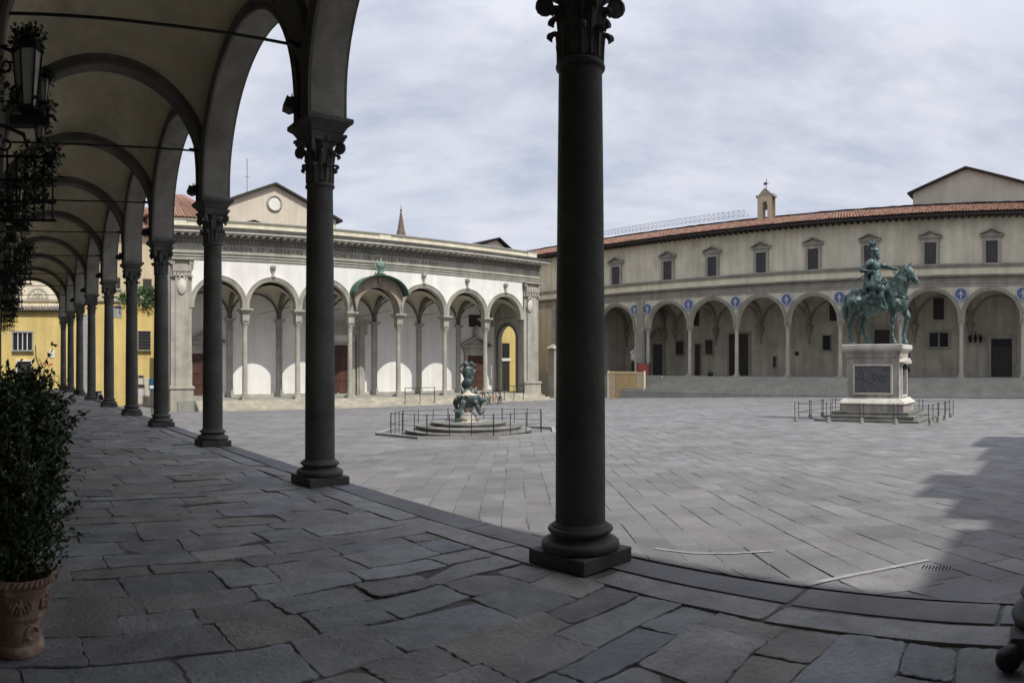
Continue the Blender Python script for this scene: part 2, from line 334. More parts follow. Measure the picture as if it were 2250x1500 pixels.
# implicit bodies: a smooth union of tapered limbs and ellipsoids, meshed by surface nets
def surfnet(prims, res, k=0.05, pad=0.08):
    lo = np.array([1e9] * 3); hi = -lo
    for p in prims:
        if p[0] == 'c': a, b, ra, rb = np.array(p[1]), np.array(p[2]), p[3], p[4]; lo = np.minimum(lo, np.minimum(a - ra, b - rb)); hi = np.maximum(hi, np.maximum(a + ra, b + rb))
        elif p[0] == 'e' : lo = np.minimum(lo, np.array(p[1]) - np.array(p[2])); hi = np.maximum(hi, np.array(p[1]) + np.array(p[2]))
    lo -= pad; hi += pad
    n = np.maximum(4, np.ceil((hi - lo) / res).astype(int))
    g = [np.linspace(lo[i], lo[i] + res * n[i], n[i] + 1) for i in range(3)]
    Pn = np.stack(np.meshgrid(*g, indexing='ij'), -1).astype(np.float32)
    D = np.full(Pn.shape[:3], 9.0, np.float32)
    for p in prims:
        if p[0] == 'c':
            a, b = np.array(p[1], np.float32), np.array(p[2], np.float32); ba = b - a
            t = np.clip(((Pn - a) @ ba) / max(1e-9, float(ba @ ba)), 0, 1)
            d = np.linalg.norm(Pn - a - t[..., None] * ba, axis=-1) - (p[3] + (p[4] - p[3]) * t)
        else:
            c, rr = np.array(p[1], np.float32), np.array(p[2], np.float32); q = Pn - c
            if len(p) > 3 and p[3]:
                an = p[3]; ca, sa = cos(an), sin(an); y, z = q[..., 1] * ca + q[..., 2] * sa, -q[..., 1] * sa + q[..., 2] * ca; q = np.stack([q[..., 0], y, z], -1)
            k0 = np.linalg.norm(q / rr, axis=-1); k1 = np.linalg.norm(q / (rr * rr), axis=-1)
            d = k0 * (k0 - 1) / np.maximum(k1, 1e-6)
        kk = p[-1] if isinstance(p[-1], float) and len(p) == 6 else k
        h = np.clip(0.5 + 0.5 * (D - d) / kk, 0, 1)
        D = D * (1 - h) + d * h - kk * h * (1 - h)
    ins = D < 0; nx, ny, nzz = D.shape
    cs = [(i, j, l) for i in (0, 1) for j in (0, 1) for l in (0, 1)]
    def sl(A, c): return A[c[0]:nx - 1 + c[0], c[1]:ny - 1 + c[1], c[2]:nzz - 1 + c[2]]
    acc = np.zeros((nx - 1, ny - 1, nzz - 1, 3), np.float32); cnt = np.zeros((nx - 1, ny - 1, nzz - 1), np.float32)
    for c1 in cs:
        for ax in range(3):
            if c1[ax]: continue
            c2 = list(c1); c2[ax] = 1
            d1, d2 = sl(D, c1), sl(D, c2); mk = (d1 < 0) != (d2 < 0)
            t = np.where(mk, d1 / np.where(mk, d1 - d2, 1), 0)
            off = np.stack([np.full_like(t, c1[0]), np.full_like(t, c1[1]), np.full_like(t, c1[2])], -1); off[..., ax] += t
            acc += np.where(mk[..., None], off, 0); cnt += mk
    act = cnt > 0; idx = -np.ones(act.shape, int); idx[act] = np.arange(act.sum())
    ij = np.argwhere(act); V = lo + res * (ij + acc[act] / cnt[act][:, None])
    F = []
    for ax in range(3):
        o1, o2 = [(1, 2), (2, 0), (0, 1)][ax]
        A = [slice(None)] * 3; B = [slice(None)] * 3
        A[ax] = slice(0, -1); B[ax] = slice(1, None)
        s1, s2 = ins[tuple(A)], ins[tuple(B)]
        for q in np.argwhere(s1 != s2):
            c = list(q)
            if c[o1] == 0 or c[o2] == 0 or c[o1] >= act.shape[o1] or c[o2] >= act.shape[o2]: continue
            def cell(da, db): e = c[:]; e[o1] -= da; e[o2] -= db; return int(idx[tuple(e)])
            f = (cell(1, 1), cell(0, 1), cell(0, 0), cell(1, 0))
            if min(f) < 0: continue
            F.append(f if s1[tuple(q)] else f[::-1])
    return [tuple(map(float, v)) for v in V], F
def leaves(mb, pts, size, jit=0.35, up=0.3, tone=(0.55, 1.25)):
    """scatter of small pointed leaves, each two triangles folded on the midrib"""
    for p in pts:
        d = Vector((random.gauss(0, 1), random.gauss(0, 1), random.gauss(up, 0.8))).normalized()
        e = Vector((random.gauss(0, 1), random.gauss(0, 1), random.gauss(0, 1))); e = d.cross(e)
        if e.length < 1e-4: continue
        e.normalize(); l = size * random.uniform(1 - jit, 1 + jit); w = l * random.uniform(0.2, 0.3); n = d.cross(e) * (w * 0.35)
        p = Vector(p); t = random.uniform(*tone); mb.tint((t * random.uniform(0.9, 1.1), t, t * random.uniform(0.8, 1.1), 1))
        mid = p + d * (l * 0.45)
        mb.add([tuple(p), tuple(mid + e * w + n), tuple(p + d * l), tuple(mid - e * w + n), tuple(mid)], [(0, 4, 1), (1, 4, 2), (0, 3, 4), (3, 2, 4)])
# ================================================================== THE SETTING: ground, paving, kerb
def fnoise(x, y, f): return sin(x * f * 1.7 + 1.3 * sin(y * f * 1.1 + 2)) * 0.5 + sin(y * f * 2.3 + 1.9 * sin(x * f * 0.9 + 0.5)) * 0.5
def slab_field(mb, p0, p1, q0, q1, row, length, gap, to_world, zf, inside, warp=0.0, sub=3, tilt=0.003, lo=0.86, drop=0.014, warm=0.04, gaps=(0.3, 0.5, 0.8, 1, 2.8), jog=0.0):
    """courses of slabs along p; each has its own outline, worn edge, tilt and tone"""
    q = q0
    while q < q1:
        h = random.uniform(*row); p = p0; fst = random.uniform(0.35, 1.0)
        while p < p1 - 1e-6:
            l = random.uniform(*length) * fst; fst = 1.0
            if p1 - (p + l) < length[0] * 0.6: l = p1 - p
            if inside(*to_world(p + l / 2, q + h / 2)):
                g = gap * random.choice(gaps); a, b, c, d = p + g, p + l - g, q + g + random.uniform(-jog, jog), q + h - g + random.uniform(-jog, jog)
                cut = min(l, h) * random.uniform(0.01, 0.07)
                o = []
                for (sx, sy), (ex, ey) in (((a + cut, c), (b - cut, c)), ((b, c + cut), (b, d - cut)), ((b - cut, d), (a + cut, d)), ((a, d - cut), (a, c + cut))):
                    for i in range(sub):
                        t = i / (sub - 1) if sub > 1 else 0.5
                        o.append((sx + (ex - sx) * t, sy + (ey - sy) * t))
                if warp: o = [(x + warp * fnoise(x, y, 4.0) + warp * 0.35 * random.uniform(-1, 1), y + warp * fnoise(y + 3, x + 5, 4.4) + warp * 0.35 * random.uniform(-1, 1)) for x, y in o]
                cx, cy = p + l / 2, q + h / 2; ins = 1 - 0.012 / l
                tx, ty, tz = random.uniform(-tilt, tilt), random.uniform(-tilt, tilt), random.uniform(-tilt, tilt) * 0.7
                vs = []; n = len(o)
                for k, (f, dz) in enumerate(((1, -drop), (1 - 0.0035 / l, -drop * 0.25), (ins, 0))):
                    for x, y in o:
                        X, Y = cx + (x - cx) * f, cy + (y - cy) * f; w = to_world(X, Y)
                        vs.append((w[0], w[1], zf(*w) + dz + tz + tx * (X - cx) / l * 2 + ty * (Y - cy) / h * 2))
                t = random.choice((1, 1, 1, 0.92, 1.06)) * random.uniform(lo, 1.12); u = random.uniform(-warm, warm)
                mb.tint((t * (1 + u), t, t * (1 - u), 1))
                fs = [tuple(2 * n + i for i in range(n))]
                for k in range(2): fs += [(k * n + i, k * n + (i + 1) % n, k * n + n + (i + 1) % n, k * n + n + i) for i in range(n)]
                mb.add(vs, fs)
            p += l
        q += h
# everything under and beyond the paving
m = MB(); xs = [-900, -300, -100, -40, -16, -6, -1] + [2.95 + i * 0.75 for i in range(50)] + [60, 120, 400, 900]
ys = [-900, -300, -80, -30] + [-12 + i * 1.0 for i in range(60)] + [70, 120, 400, 900]
vs = [(x, y, ground(x, y) - 0.03 - (0.0 if x > -0.9 else 0.02)) for y in ys for x in xs]
nx = len(xs); m.add(vs, [(j * nx + i, j * nx + i + 1, (j + 1) * nx + i + 1, (j + 1) * nx + i) for j in range(len(ys) - 1) for i in range(nx - 1)])
m.build('ground', 'earth', kind='structure', smooth=60)
# piazza paving, laid on the diagonal
m = MB(); xs = [2.846 + i * 0.6 for i in range(50)]; ys = [-9 + i * 0.8 for i in range(56)]; nx = len(xs)
m.add([(x, y, ground(x, y) - 0.0045) for y in ys for x in xs], [(j * nx + i, j * nx + i + 1, (j + 1) * nx + i + 1, (j + 1) * nx + i) for j in range(len(ys) - 1) for i in range(nx - 1)])
m.build('pavement_base', 'piazza_grout', kind='structure', smooth=60)
C45 = cos(rad(47)); S45 = sin(rad(47))
m = MB()
slab_field(m, -30, 40, -34, 34, (0.16, 0.215), (0.22, 0.46), 0.0013, lambda p, q: (max(2.852, 16 + p * C45 - q * S45), 13 + p * S45 + q * C45), ground,
           lambda x, y: 2.8 < x < 31.5 and -8.0 < y < 34 and (y < 27.4 or x < 7 or x > 27.5), warp=0.004, sub=2, tilt=0.0010, lo=0.93, drop=0.004, warm=0.012, gaps=(0.0, 0.0, 0.2, 0.5, 1, 2.6), jog=0.007)
m.build('pavement', 'piazza_slab', kind='structure')
# loggia floor: bed, slabs in cross courses, long kerb stones under the column line, steps down to the piazza
m = MB(); m.box(-0.6, 2.845, -8, 29.3, -1.2, -0.0065); m.build('floor_base', 'grout', kind='structure')
m = MB()
slab_field(m, -0.35, 2.40, -3.0, 29.2, (0.17, 0.30), (0.26, 0.54), 0.0017, lambda p, q: (p, q), lambda x, y: 0.0, lambda x, y: -0.5 < x < 2.42 and y < 29.2, warp=0.017, sub=10, tilt=0.0045, lo=0.78, drop=0.008, warm=0.07, gaps=(0.1, 0.3, 0.6, 0.9, 1.2, 3.0))
slab_field(m, -3.0, 29.2, 2.40, 2.60, (0.20, 0.21), (0.5, 1.0), 0.005, lambda p, q: (q, p), lambda x, y: 0.0, lambda x, y: True, warp=0.008, sub=5, tilt=0.005, lo=0.8, drop=0.016)
m.build('floor', 'floor_slab', kind='structure')
m = MB()
slab_field(m, -3.0, 29.2, 2.62, 2.84, (0.22, 0.22), (0.7, 1.5), 0.004, lambda p, q: (q, p), lambda x, y: 0.0, lambda x, y: True, warp=0.004, sub=5, tilt=0.003, lo=0.86, drop=0.016)
m.build('kerb', 'kerb_stone', kind='structure')
m = MB()
for k in range(1, 11): m.box(2.845 + (k - 1) * 0.17, 2.845 + k * 0.17 - 0.002, 2.6 + 0.0 * k, 29.25, -1.3, -0.093 * k)
m.build('steps', 'step_stone', kind='structure')
# painted court lines and the drain in the paving
def ground_strip(name, pts, w, material, kind='structure'):
    m = MB(); vs = []; P = [Vector((p[0], p[1], 0)) for p in pts]
    for i, p in enumerate(P):
        d = (P[min(i + 1, len(P) - 1)] - P[max(0, i - 1)]).normalized(); nn = Vector((-d.y, d.x, 0)) * w / 2
        for q in (p + nn, p - nn): vs.append((q.x, q.y, ground(q.x, q.y) + 0.0045))
    m.add(vs, [(2 * i, 2 * i + 1, 2 * i + 3, 2 * i + 2) for i in range(len(P) - 1)]); return m.build(name, material, kind=kind)
def onground(x, y):
    z = 0.0
    for _ in range(8):
        r = (1 - z) * 1500 / (y - 803); th = (x - 4) / 1500; z = ground(r * sin(th), r * cos(th))
    return (r * sin(th), r * cos(th))
def strip_px(name, pts, w):
    P = [onground(*p) for p in pts]; Q = []; w *= 0.7
    for a, b in zip(P[:-1], P[1:]):
        for i in range(12): Q.append((a[0] + (b[0] - a[0]) * i / 12, a[1] + (b[1] - a[1]) * i / 12))
    ground_strip(name, Q + [P[-1]], w, 'paint_white')
strip_px('road_line', [(1772, 1287), (1870, 1265), (1960, 1247), (2040, 1231)], 0.05)
strip_px('road_line', [(1440, 1206), (1520, 1216), (1600, 1217), (1700, 1211)], 0.035)
gx, gy = onground(2058, 1249)
T = thing('drain_grate', (gx, gy, ground(gx, gy)), 'small slotted iron drain grate set in the paving at the shadow edge', 'drain grate')
m = MB(); m.box(gx - 0.035, gx + 0.035, gy - 0.078, gy + 0.078, ground(gx, gy) - 0.02, ground(gx, gy) + 0.004); m.build('frame', 'grey_trim', T)
m = MB()
for i in range(9): yy = gy - 0.068 + i * 0.017; m.box(gx - 0.026, gx + 0.026, yy - 0.0045, yy + 0.0045, ground(gx, gy) - 0.01, ground(gx, gy) + 0.0075)
m.build('slot', 'rubber', T)

# ================================================================== classical members
def leaf_strip(mb, ang, r0, z0, h, w, curl, bell, n=13):
    """an acanthus leaf: climbs the bell, then rolls out and under at the tip; scalloped edges, raised midrib"""
    vs = []; fs = []; zt = z0 + h - curl * 0.55; rc = curl * 0.5
    for i in range(n):
        t = i / (n - 1)
        if t < 0.55: z = z0 + (zt - z0) * t / 0.55; r = bell(z) + 0.006 + 0.25 * rc * (t / 0.55) ** 2
        else: f = (t - 0.55) / 0.45 * rad(205); z = zt + rc * 1.1 * sin(f); r = bell(zt) + 0.006 + 0.25 * rc + rc * (1 - cos(f))
        ww = w * (0.78 + 0.3 * sin(PI * min(1, t / 0.6))) * (1 - 0.45 * max(0, t - 0.55) / 0.45) * (0.9 + 0.14 * abs(sin(t * 15)))
        for s_, dr in ((-1, -0.008), (-0.55, 0.004), (-0.15, 0.004), (0, 0.013), (0.15, 0.004), (0.55, 0.004), (1, -0.008)):
            q = ang + s_ * ww / max(r, 0.05) * 0.5; vs.append(((r + dr) * cos(q), (r + dr) * sin(q), z - abs(s_) * 0.004))
    for i in range(n - 1):
        for k in range(6): fs.append((i * 7 + k, i * 7 + k + 1, i * 7 + k + 8, i * 7 + k + 7))
    m0 = len(vs); vs2 = [(x * 0.95, y * 0.95, z - 0.006) for x, y, z in vs]
    mb.add(vs + vs2, fs + [tuple(m0 + i for i in reversed(f)) for f in fs])
    e = [i * 7 for i in range(n)]; g = [i * 7 + 6 for i in range(n)]
    mb.add([vs[i] for i in e + g] + [vs2[i] for i in e + g], [(i, i + 1, 2 * n + i + 1, 2 * n + i) for i in range(n - 1)] + [(n + i + 1, n + i, 3 * n + i, 3 * n + i + 1) for i in range(n - 1)] + [(n - 1, 2 * n - 1, 4 * n - 1, 3 * n - 1)])
def capital_mb(r, h, rows=2, leaf=8, seg=28, detail=True):
    """Corinthian capital sitting at z=0: bell, leaf rows, corner volutes, hollow-sided abacus"""
    mb = local(MB()); bell = lambda z: r * (0.93 + 0.5 * max(0, (z / h - 0.35)) ** 2 * 1.1)
    mb.lathe([(r * 1.0, -0.03 * h), (r * 1.13, -0.015 * h), (r * 1.15, 0.01 * h), (r * 1.10, 0.045 * h), (r * 0.94, 0.06 * h)], n=seg, cap=False)
    mb.lathe([(bell(h * t), h * t) for t in (0.05, 0.2, 0.4, 0.55, 0.7, 0.8, 0.86)], n=seg)
    for k in range(leaf): leaf_strip(mb, 2 * PI * k / leaf, r, 0.05 * h, 0.38 * h, r * 0.70, r * 0.42, bell)
    for k in range(leaf): leaf_strip(mb, 2 * PI * (k + 0.5) / leaf, r, 0.08 * h, 0.60 * h, r * 0.66, r * 0.44, bell)
    for k in range(4):
        a = PI / 4 + k * PI / 2; d = Vector((cos(a), sin(a), 0)); up = Vector((0, 0, 1)); c = d * (r * 1.58) + up * (0.735 * h)
        pts = []; rr = []
        for i in range(9): t = i / 8; pts.append(d * (r * (0.95 + 0.72 * t)) + up * (h * (0.5 + 0.36 * sin(t * PI / 2)))); rr.append(r * 0.10)
        for i in range(17): t = i / 16; q = 2 * PI * 1.35 * t; R = 0.115 * h * (1 - 0.85 * t); pts.append(c + d * (R * sin(q)) + up * (R * cos(q))); rr.append(r * (0.15 - 0.03 * t))
        mb.tube([tuple(p) for p in pts], rr, 6)
        e = Vector((-d.y, d.x, 0)) * (r * 0.13); mb.tube([tuple(c - e), tuple(c - e * 0.7), tuple(c + e * 0.7), tuple(c + e)], [0.05 * h, 0.095 * h, 0.095 * h, 0.05 * h], 12)
    for k in range(4):
        a = k * PI / 2; mb.lathe([(0.0, -0.06 * h), (r * 0.16, -0.04 * h), (r * 0.2, 0), (r * 0.16, 0.05 * h), (0.0, 0.06 * h)], (r * 1.18 * cos(a), r * 1.18 * sin(a), 0.92 * h), 8, False)
        for s_ in (-1, 1): b = a + s_ * 0.26; mb.tube([(r * 1.0 * cos(b), r * 1.0 * sin(b), 0.5 * h), (r * 1.12 * cos(b), r * 1.12 * sin(b), 0.72 * h), (r * 1.3 * cos(b + s_ * 0.1), r * 1.3 * sin(b + s_ * 0.1), 0.8 * h), (r * 1.22 * cos(b), r * 1.22 * sin(b), 0.7 * h)], [r * 0.07, r * 0.07, r * 0.08, r * 0.05], 5)
    # abacus with hollow sides
    n = 6; ring = []
    for k in range(4):
        a = k * PI / 2 - PI / 4; p = Vector((cos(a), sin(a))) * (r * 2.22); q = Vector((cos(a + PI / 2), sin(a + PI / 2))) * (r * 2.22); mid = Vector((cos(a + PI / 4), sin(a + PI / 4)))
        e = (q - p).normalized() * (r * 0.10)
        ring.append(p + e * 0.5); ring += [p + (q - p) * (i / n) - mid * (r * 0.22 * sin(PI * i / n)) for i in range(1, n)]; ring.append(q - e * 0.5)
    vs = []; M_ = len(ring)
    for f, z in ((0.86, 0.86 * h), (0.93, 0.90 * h), (0.93, 0.925 * h), (1.0, 0.95 * h), (1.0, 1.0 * h)): vs += [(p.x * f, p.y * f, z) for p in ring]
    fs = [(k * M_ + i, k * M_ + (i + 1) % M_, (k + 1) * M_ + (i + 1) % M_, (k + 1) * M_ + i) for k in range(4) for i in range(M_)] + [tuple(reversed(range(M_))), tuple(4 * M_ + i for i in range(M_))]
    mb.add(vs, fs); return mb
def base_prof(r, h):
    return [(r * 1.48, 0), (r * 1.56, 0.07 * h), (r * 1.60, 0.17 * h), (r * 1.57, 0.28 * h), (r * 1.48, 0.36 * h), (r * 1.33, 0.38 * h), (r * 1.30, 0.43 * h), (r * 1.17, 0.49 * h), (r * 1.13, 0.56 * h), (r * 1.19, 0.61 * h), (r * 1.22, 0.63 * h),
            (r * 1.30, 0.66 * h), (r * 1.34, 0.73 * h), (r * 1.30, 0.81 * h), (r * 1.17, 0.84 * h), (r * 1.15, 0.90 * h), (r * 1.07, 0.94 * h), (r * 1.0, 1.0 * h)]

# ================================================================== LOGGIA (the arcade we stand in)
LX = 2.61
colY = [0.03, 2.304, 5.19, 8.18, 10.98, 13.55, 16.5, 19.75, 22.8, 25.8, 28.9]
LOG = thing('loggia_building', (1.2, 12, 0), 'shaded arcade building of dark stone columns and vaults framing the square on the left', 'building')
R0 = 0.127
def loggia_column(first=[None]):
    if first[0] is None:
        c = local(MB()); b = [(R0 * 1.0, 0.0)]
        prof = [(R0 * (1.0 - 0.13 * t ** 1.7), 0.205 + (2.53 - 0.205) * t) for t in [i / 12 for i in range(13)]]
        prof[0] = (R0, 0.20); c.lathe(prof, n=40, cap=False)
        s_ = c.build('column', 'dark_stone', LOG, (LX, 0, 0), smooth=40)
        p = local(MB()); p.box(-0.187, 0.187, -0.187, 0.187, 0, 0.072); p.build('plinth', 'dark_stone', s_, bevel=0.006)
        p = local(MB()); p.lathe([(r, z + 0.072) for r, z in base_prof(R0 * 0.985, 0.138)], n=40, cap=False); p.build('base', 'dark_stone', s_, smooth=50)
        k = capital_mb(R0 * 0.87, 0.42); ko = k.build('capital', 'dark_stone', s_, smooth=45)
        ko.location = (0, 0, 2.515 * H)
        p = local(MB()); p.sqlathe([(0.14, 2.935), (0.15, 2.95), (0.16, 2.97), (0.175, 2.995), (0.205, 3.02), (0.212, 3.028), (0.212, 3.06), (0.16, 3.085)]); p.build('impost', 'dark_stone', s_)
        first[0] = s_; return s_
    return copy_tree(first[0], LOG)
org = worg(LOG)
for i, y in enumerate(colY):
    c = loggia_column(); x = LX if i else 2.5
    c.location = Vector((x * H, y * H, 0)) - org
PX = lambda X0: (lambda u, v, d: (X0 + d, u, v))       # wall running along Y
PY = lambda Y0: (lambda u, v, d: (u, Y0 + d, v))       # wall running along X
ZS, ZI, ZT = 3.26, 3.08, 5.25
m = MB(); ends = [-2.6] + colY + [31.6]
for i in range(len(colY) - 1):
    a, b = colY[i], colY[i + 1]; r = (b - a) / 2 - 0.145
    m.arcade(PX(LX), a, b, r, ZI, ZI + (4.56 - ZI - r), ZT, -0.155, 0.155, n=36)
m.pbox(PX(LX), -8, 0.05, ZI, ZT, -0.155, 0.155)
m.pbox(PX(LX), -8, -2.2, -0.3, ZI, -0.15, 0.15)
m.build('arcade_wall', 'soffit_stone', LOG, smooth=30)
for i in range(len(colY) - 1):
    a, b = colY[i], colY[i + 1]; r = (b - a) / 2 - 0.145; zs = ZI + (4.56 - ZI - r); m = MB()
    for s_ in (-1, 1):
        m.arch(PX(LX), (a + b) / 2, zs, [(r + 0.002, s_ * 0.154), (r + 0.002, s_ * 0.182), (r + 0.03, s_ * 0.19), (r + 0.055, s_ * 0.175), (r + 0.095, s_ * 0.2), (r + 0.115, s_ * 0.2), (r + 0.115, s_ * 0.154)], n=36, leg=zs - ZI)
    m.build('archivolt', 'arch_stone', LOG, smooth=35)
# transverse arches and tie rods, wall pilasters
RT = 1.215; UT = 1.235; ZTA = 3.39
for i, y in enumerate(colY):
    m = MB(); w = 0.105
    m.arch(PY(y), UT, ZTA, [(RT, -w), (RT + 0.012, -w - 0.012), (RT + 0.05, -w - 0.012), (RT + 0.06, -w), (RT + 0.21, -w), (RT + 0.21, w), (RT + 0.06, w), (RT + 0.05, w + 0.012), (RT + 0.012, w + 0.012), (RT, w)], n=40, leg=ZTA - 3.08)
    m.build('transverse_arch', 'arch_stone', LOG, smooth=35)
    m = MB(); m.tube([(-0.1, y, 3.68), (1.2, y, 3.665), (2.42, y, 3.68)], 0.0125, 6); m.tube([(2.30, y - 0.03, 3.68), (2.46, y - 0.0, 3.68)], 0.022, 6)
    m.build('tie_rod', 'iron', LOG)
    m = MB(); m.box(-0.2, -0.02, y - 0.12, y + 0.12, 0, 2.7); m.box(-0.2, 0.0, y - 0.14, y + 0.14, 2.7, 2.78); m.box(-0.2, 0.02, y - 0.15, y + 0.15, 2.78, 3.08)
    m.build('wall_pilaster', 'soffit_stone', LOG)
VA = 1.285; VC = 1.21
for i in range(-1, len(colY) - 1):
    a, b = (colY[i], colY[i + 1]) if i >= 0 else (-2.6, colY[0])
    hb = (b - a) / 2; yc = (a + b) / 2; n = 26; m = MB(); vs = []
    for j in range(n + 1):
        for k in range(n + 1):
            x = -VA + 2 * VA * k / n; y = -hb + 2 * hb * j / n
            vs.append((VC + x, yc + y, ZTA - 0.02 + math.sqrt(max(0, 2 * VA * VA - x * x - (VA * y / hb) ** 2))))
    m.add(vs, [(j * (n + 1) + k, (j + 1) * (n + 1) + k, (j + 1) * (n + 1) + k + 1, j * (n + 1) + k + 1) for j in range(n) for k in range(n)])
    m.build('vault', 'vault_plaster', LOG, smooth=60)
m = MB(); m.box(-0.6, -0.2, -8, 29.2, -0.05, 5.25); m.build('back_wall', 'wall_plaster', LOG)
m = MB(); m.box(-0.6, 2.76, -8.0, -2.6, -0.2, 5.25); m.build('end_wall', 'wall_plaster', LOG)
m = MB(); m.box(-6, 2.768, -8.0, 26.4, 5.25, 8.8); m.build('upper_storey', 'hospital_plaster', LOG)
m = MB(); m.box(-6, 2.80, -8.05, 26.45, 8.8, 8.95); m.build('cornice', 'arch_stone', LOG)
m = MB(); m.box(-6, 2.768, 26.4, 29.02, 5.25, 5.3); m.build('terrace', 'step_stone', LOG)
m = MB(); m.box(-0.6, 2.768, 29.02, 29.28, 4.85, 5.25); m.build('end_arch_wall', 'soffit_stone', LOG)

# ================================================================== HOSPITAL OF THE LONG COLONNADE (right)
def PI_(u, v, d): return (30.7 + d, u, v)
def uI(x, d=0.0):
    c = 1 / math.tan((x - 4) / 1500); return (30.7 + d) * c
def pxI(x, y, d=0.0):
    u = uI(x, d); X = 30.7 + d; r = math.hypot(X, u); return u, 1 + (803 - y) / 1500 * r
FL = 0.44
HOS = thing('hospital_building', (31.2, 9, FL), 'long cream hospital front with round arches on slim columns, blue roundels and a tiled roof', 'building')
ucol = [uI(x) for x in (1424, 1516, 1619, 1731, 1847, 1979, 2112.5, 2248)]; ucol += [ucol[-1] - 2.83, ucol[-1] - 5.66]
uleft = [uI(1398), uI(1398) + 2.78]
first = None; RI = 0.105
for u in ucol + [uleft[0], uleft[1]]:
    if first is None:
        c = local(MB()); c.lathe([(RI * (1 - 0.14 * t ** 1.6), 0.15 + (2.28 - 0.15) * t) for t in [i / 8 for i in range(9)]], n=24, cap=False)
        first = c.build('column', 'hospital_column', HOS, PI_(u, FL, 0), smooth=40)
        p = local(MB()); p.box(-0.16, 0.16, -0.16, 0.16, 0, 0.05); p.lathe([(r, z + 0.05) for r, z in base_prof(RI, 0.105)], n=24, cap=False); p.build('base', 'hospital_column', first, smooth=40)
        k = capital_mb(RI * 0.86, 0.37, seg=16).build('capital', 'hospital_column', first, smooth=45); k.location = (0, 0, 2.28 * H)
    else:
        c = copy_tree(first, HOS); q = PI_(u, FL, 0); c.location = Vector((q[0] * H, q[1] * H, q[2] * H)) - worg(HOS)
ZC = FL + 2.65; ZE = FL + 4.16
bays = [(ucol[i + 1], ucol[i]) for i in range(len(ucol) - 1)] + [(uleft[0], uleft[1])]
m = MB()
for a, b in bays:
    r = (b - a) / 2 - 0.13; m.arcade(PI_, a, b, r, ZC, ZC + 0.04, ZE, -0.10, 0.14, n=28)
m.pbox(PI_, ucol[0], uleft[0], ZC, ZE, -0.10, 0.14)
m.build('arcade_wall', 'hospital_plaster', HOS, smooth=30)
for a, b in bays:
    r = (b - a) / 2 - 0.13; m = MB()
    m.arch(PI_, (a + b) / 2, ZC + 0.04, [(r - 0.003, -0.09), (r - 0.003, -0.135), (r + 0.05, -0.15), (r + 0.06, -0.165), (r + 0.12, -0.165), (r + 0.135, -0.185), (r + 0.16, -0.185), (r + 0.16, -0.09)], n=28, leg=0.04)
    m.build('archivolt', 'hospital_stone', HOS, smooth=35)
m = MB(); m.pbox(PI_, ucol[0] + 0.17, uleft[0] - 0.17, FL, ZE, -0.2, 0.12); m.pbox(PI_, ucol[0] + 0.24, uleft[0] - 0.24, FL + 0.1, ZE - 0.3, -0.23, -0.19); m.build('pilaster', 'hospital_stone', HOS)
m = MB(); m.pbox(PI_, uleft[1] + 0.13, 38, FL - 1.2, ZE, -0.1, 0.3); m.build('end_wall', 'cream_wall', HOS)
for uu in (29.15, 31.1, 35.2, 27.2):
    m = MB(); m.pbox(PI_, uu - 0.16, uu + 0.16, FL - 1.2, ZE - 0.02, -0.2, -0.09); m.pbox(PI_, uu - 0.2, uu + 0.2, ZE - 0.25, ZE - 0.06, -0.24, -0.19); m.build('pilaster', 'hospital_stone', HOS)
U0, U1 = -8, 38
m = MB()
for (z0, z1, d) in ((0, 0.14, 0.13), (0.14, 0.27, 0.16), (0.27, 0.31, 0.2), (0.31, 0.42, 0.13), (0.42, 0.47, 0.24), (0.47, 0.53, 0.31)): m.pbox(PI_, U0, U1, ZE + z0, ZE + z1 - 0.001, -d, 0.2)
m.build('entablature', 'hospital_stone', HOS)
ZB = ZE + 0.53
m = MB(); m.pbox(PI_, U0, U1, ZB, FL + 5.03, -0.07, 0.3); m.build('band_wall', 'hospital_band', HOS)
m = MB(); m.pbox(PI_, U0, U1, FL + 5.03, FL + 5.12, -0.13, 0.3); m.pbox(PI_, U0, U1, FL + 5.12, FL + 5.20, -0.17, 0.3); m.build('sill_course', 'hospital_stone', HOS)
m = MB(); m.pbox(PI_, U0, U1, FL + 5.20, FL + 7.32, -0.05, 0.4); m.build('upper_wall', 'hospital_plaster', HOS)
win_u = [(a + b) / 2 for a, b in bays]
first = None
for u in win_u:
    if first is None:
        z = FL + 5.20
        m = local(MB()); Q = lambda a, v, d: (d, a, v)
        m.pbox(Q, -0.42, -0.27, 0, 1.16, -0.12, -0.03); m.pbox(Q, 0.27, 0.42, 0, 1.16, -0.12, -0.03); m.pbox(Q, -0.42, 0.42, 1.0, 1.16, -0.125, -0.03)
        first = m.build('window', 'hospital_stone', HOS, PI_(u, z, 0))
        p = local(MB()); p.pbox(Q, -0.48, 0.48, 1.16, 1.22, -0.16, -0.03); p.pbox(Q, -0.55, 0.55, 1.22, 1.27, -0.21, -0.03)
        for s_ in (-1, 1): p.prism([(s_ * 0.57, 1.27), (s_ * 0.57, 1.33), (0, 1.58), (0, 1.51)], Q, -0.22, -0.03)
        p.prism([(-0.45, 1.27), (0.45, 1.27), (0, 1.49)], Q, -0.1, -0.03); p.build('pediment', 'hospital_stone', first)
        p = local(MB())
        for a in (-0.265, 0.005): p.pbox(Q, a, a + 0.26, 0.0, 1.0, -0.075, -0.045)
        for a in (-0.24, 0.03):
            for b in (0.06, 0.36, 0.68): p.pbox(Q, a + 0.03, a + 0.18, b, b + 0.24, -0.087, -0.07)
        p.build('shutter', 'shutter', first)
    else:
        c = copy_tree(first, HOS); q = PI_(u, FL + 5.20, 0); c.location = Vector((q[0] * H, q[1] * H, q[2] * H)) - worg(HOS)
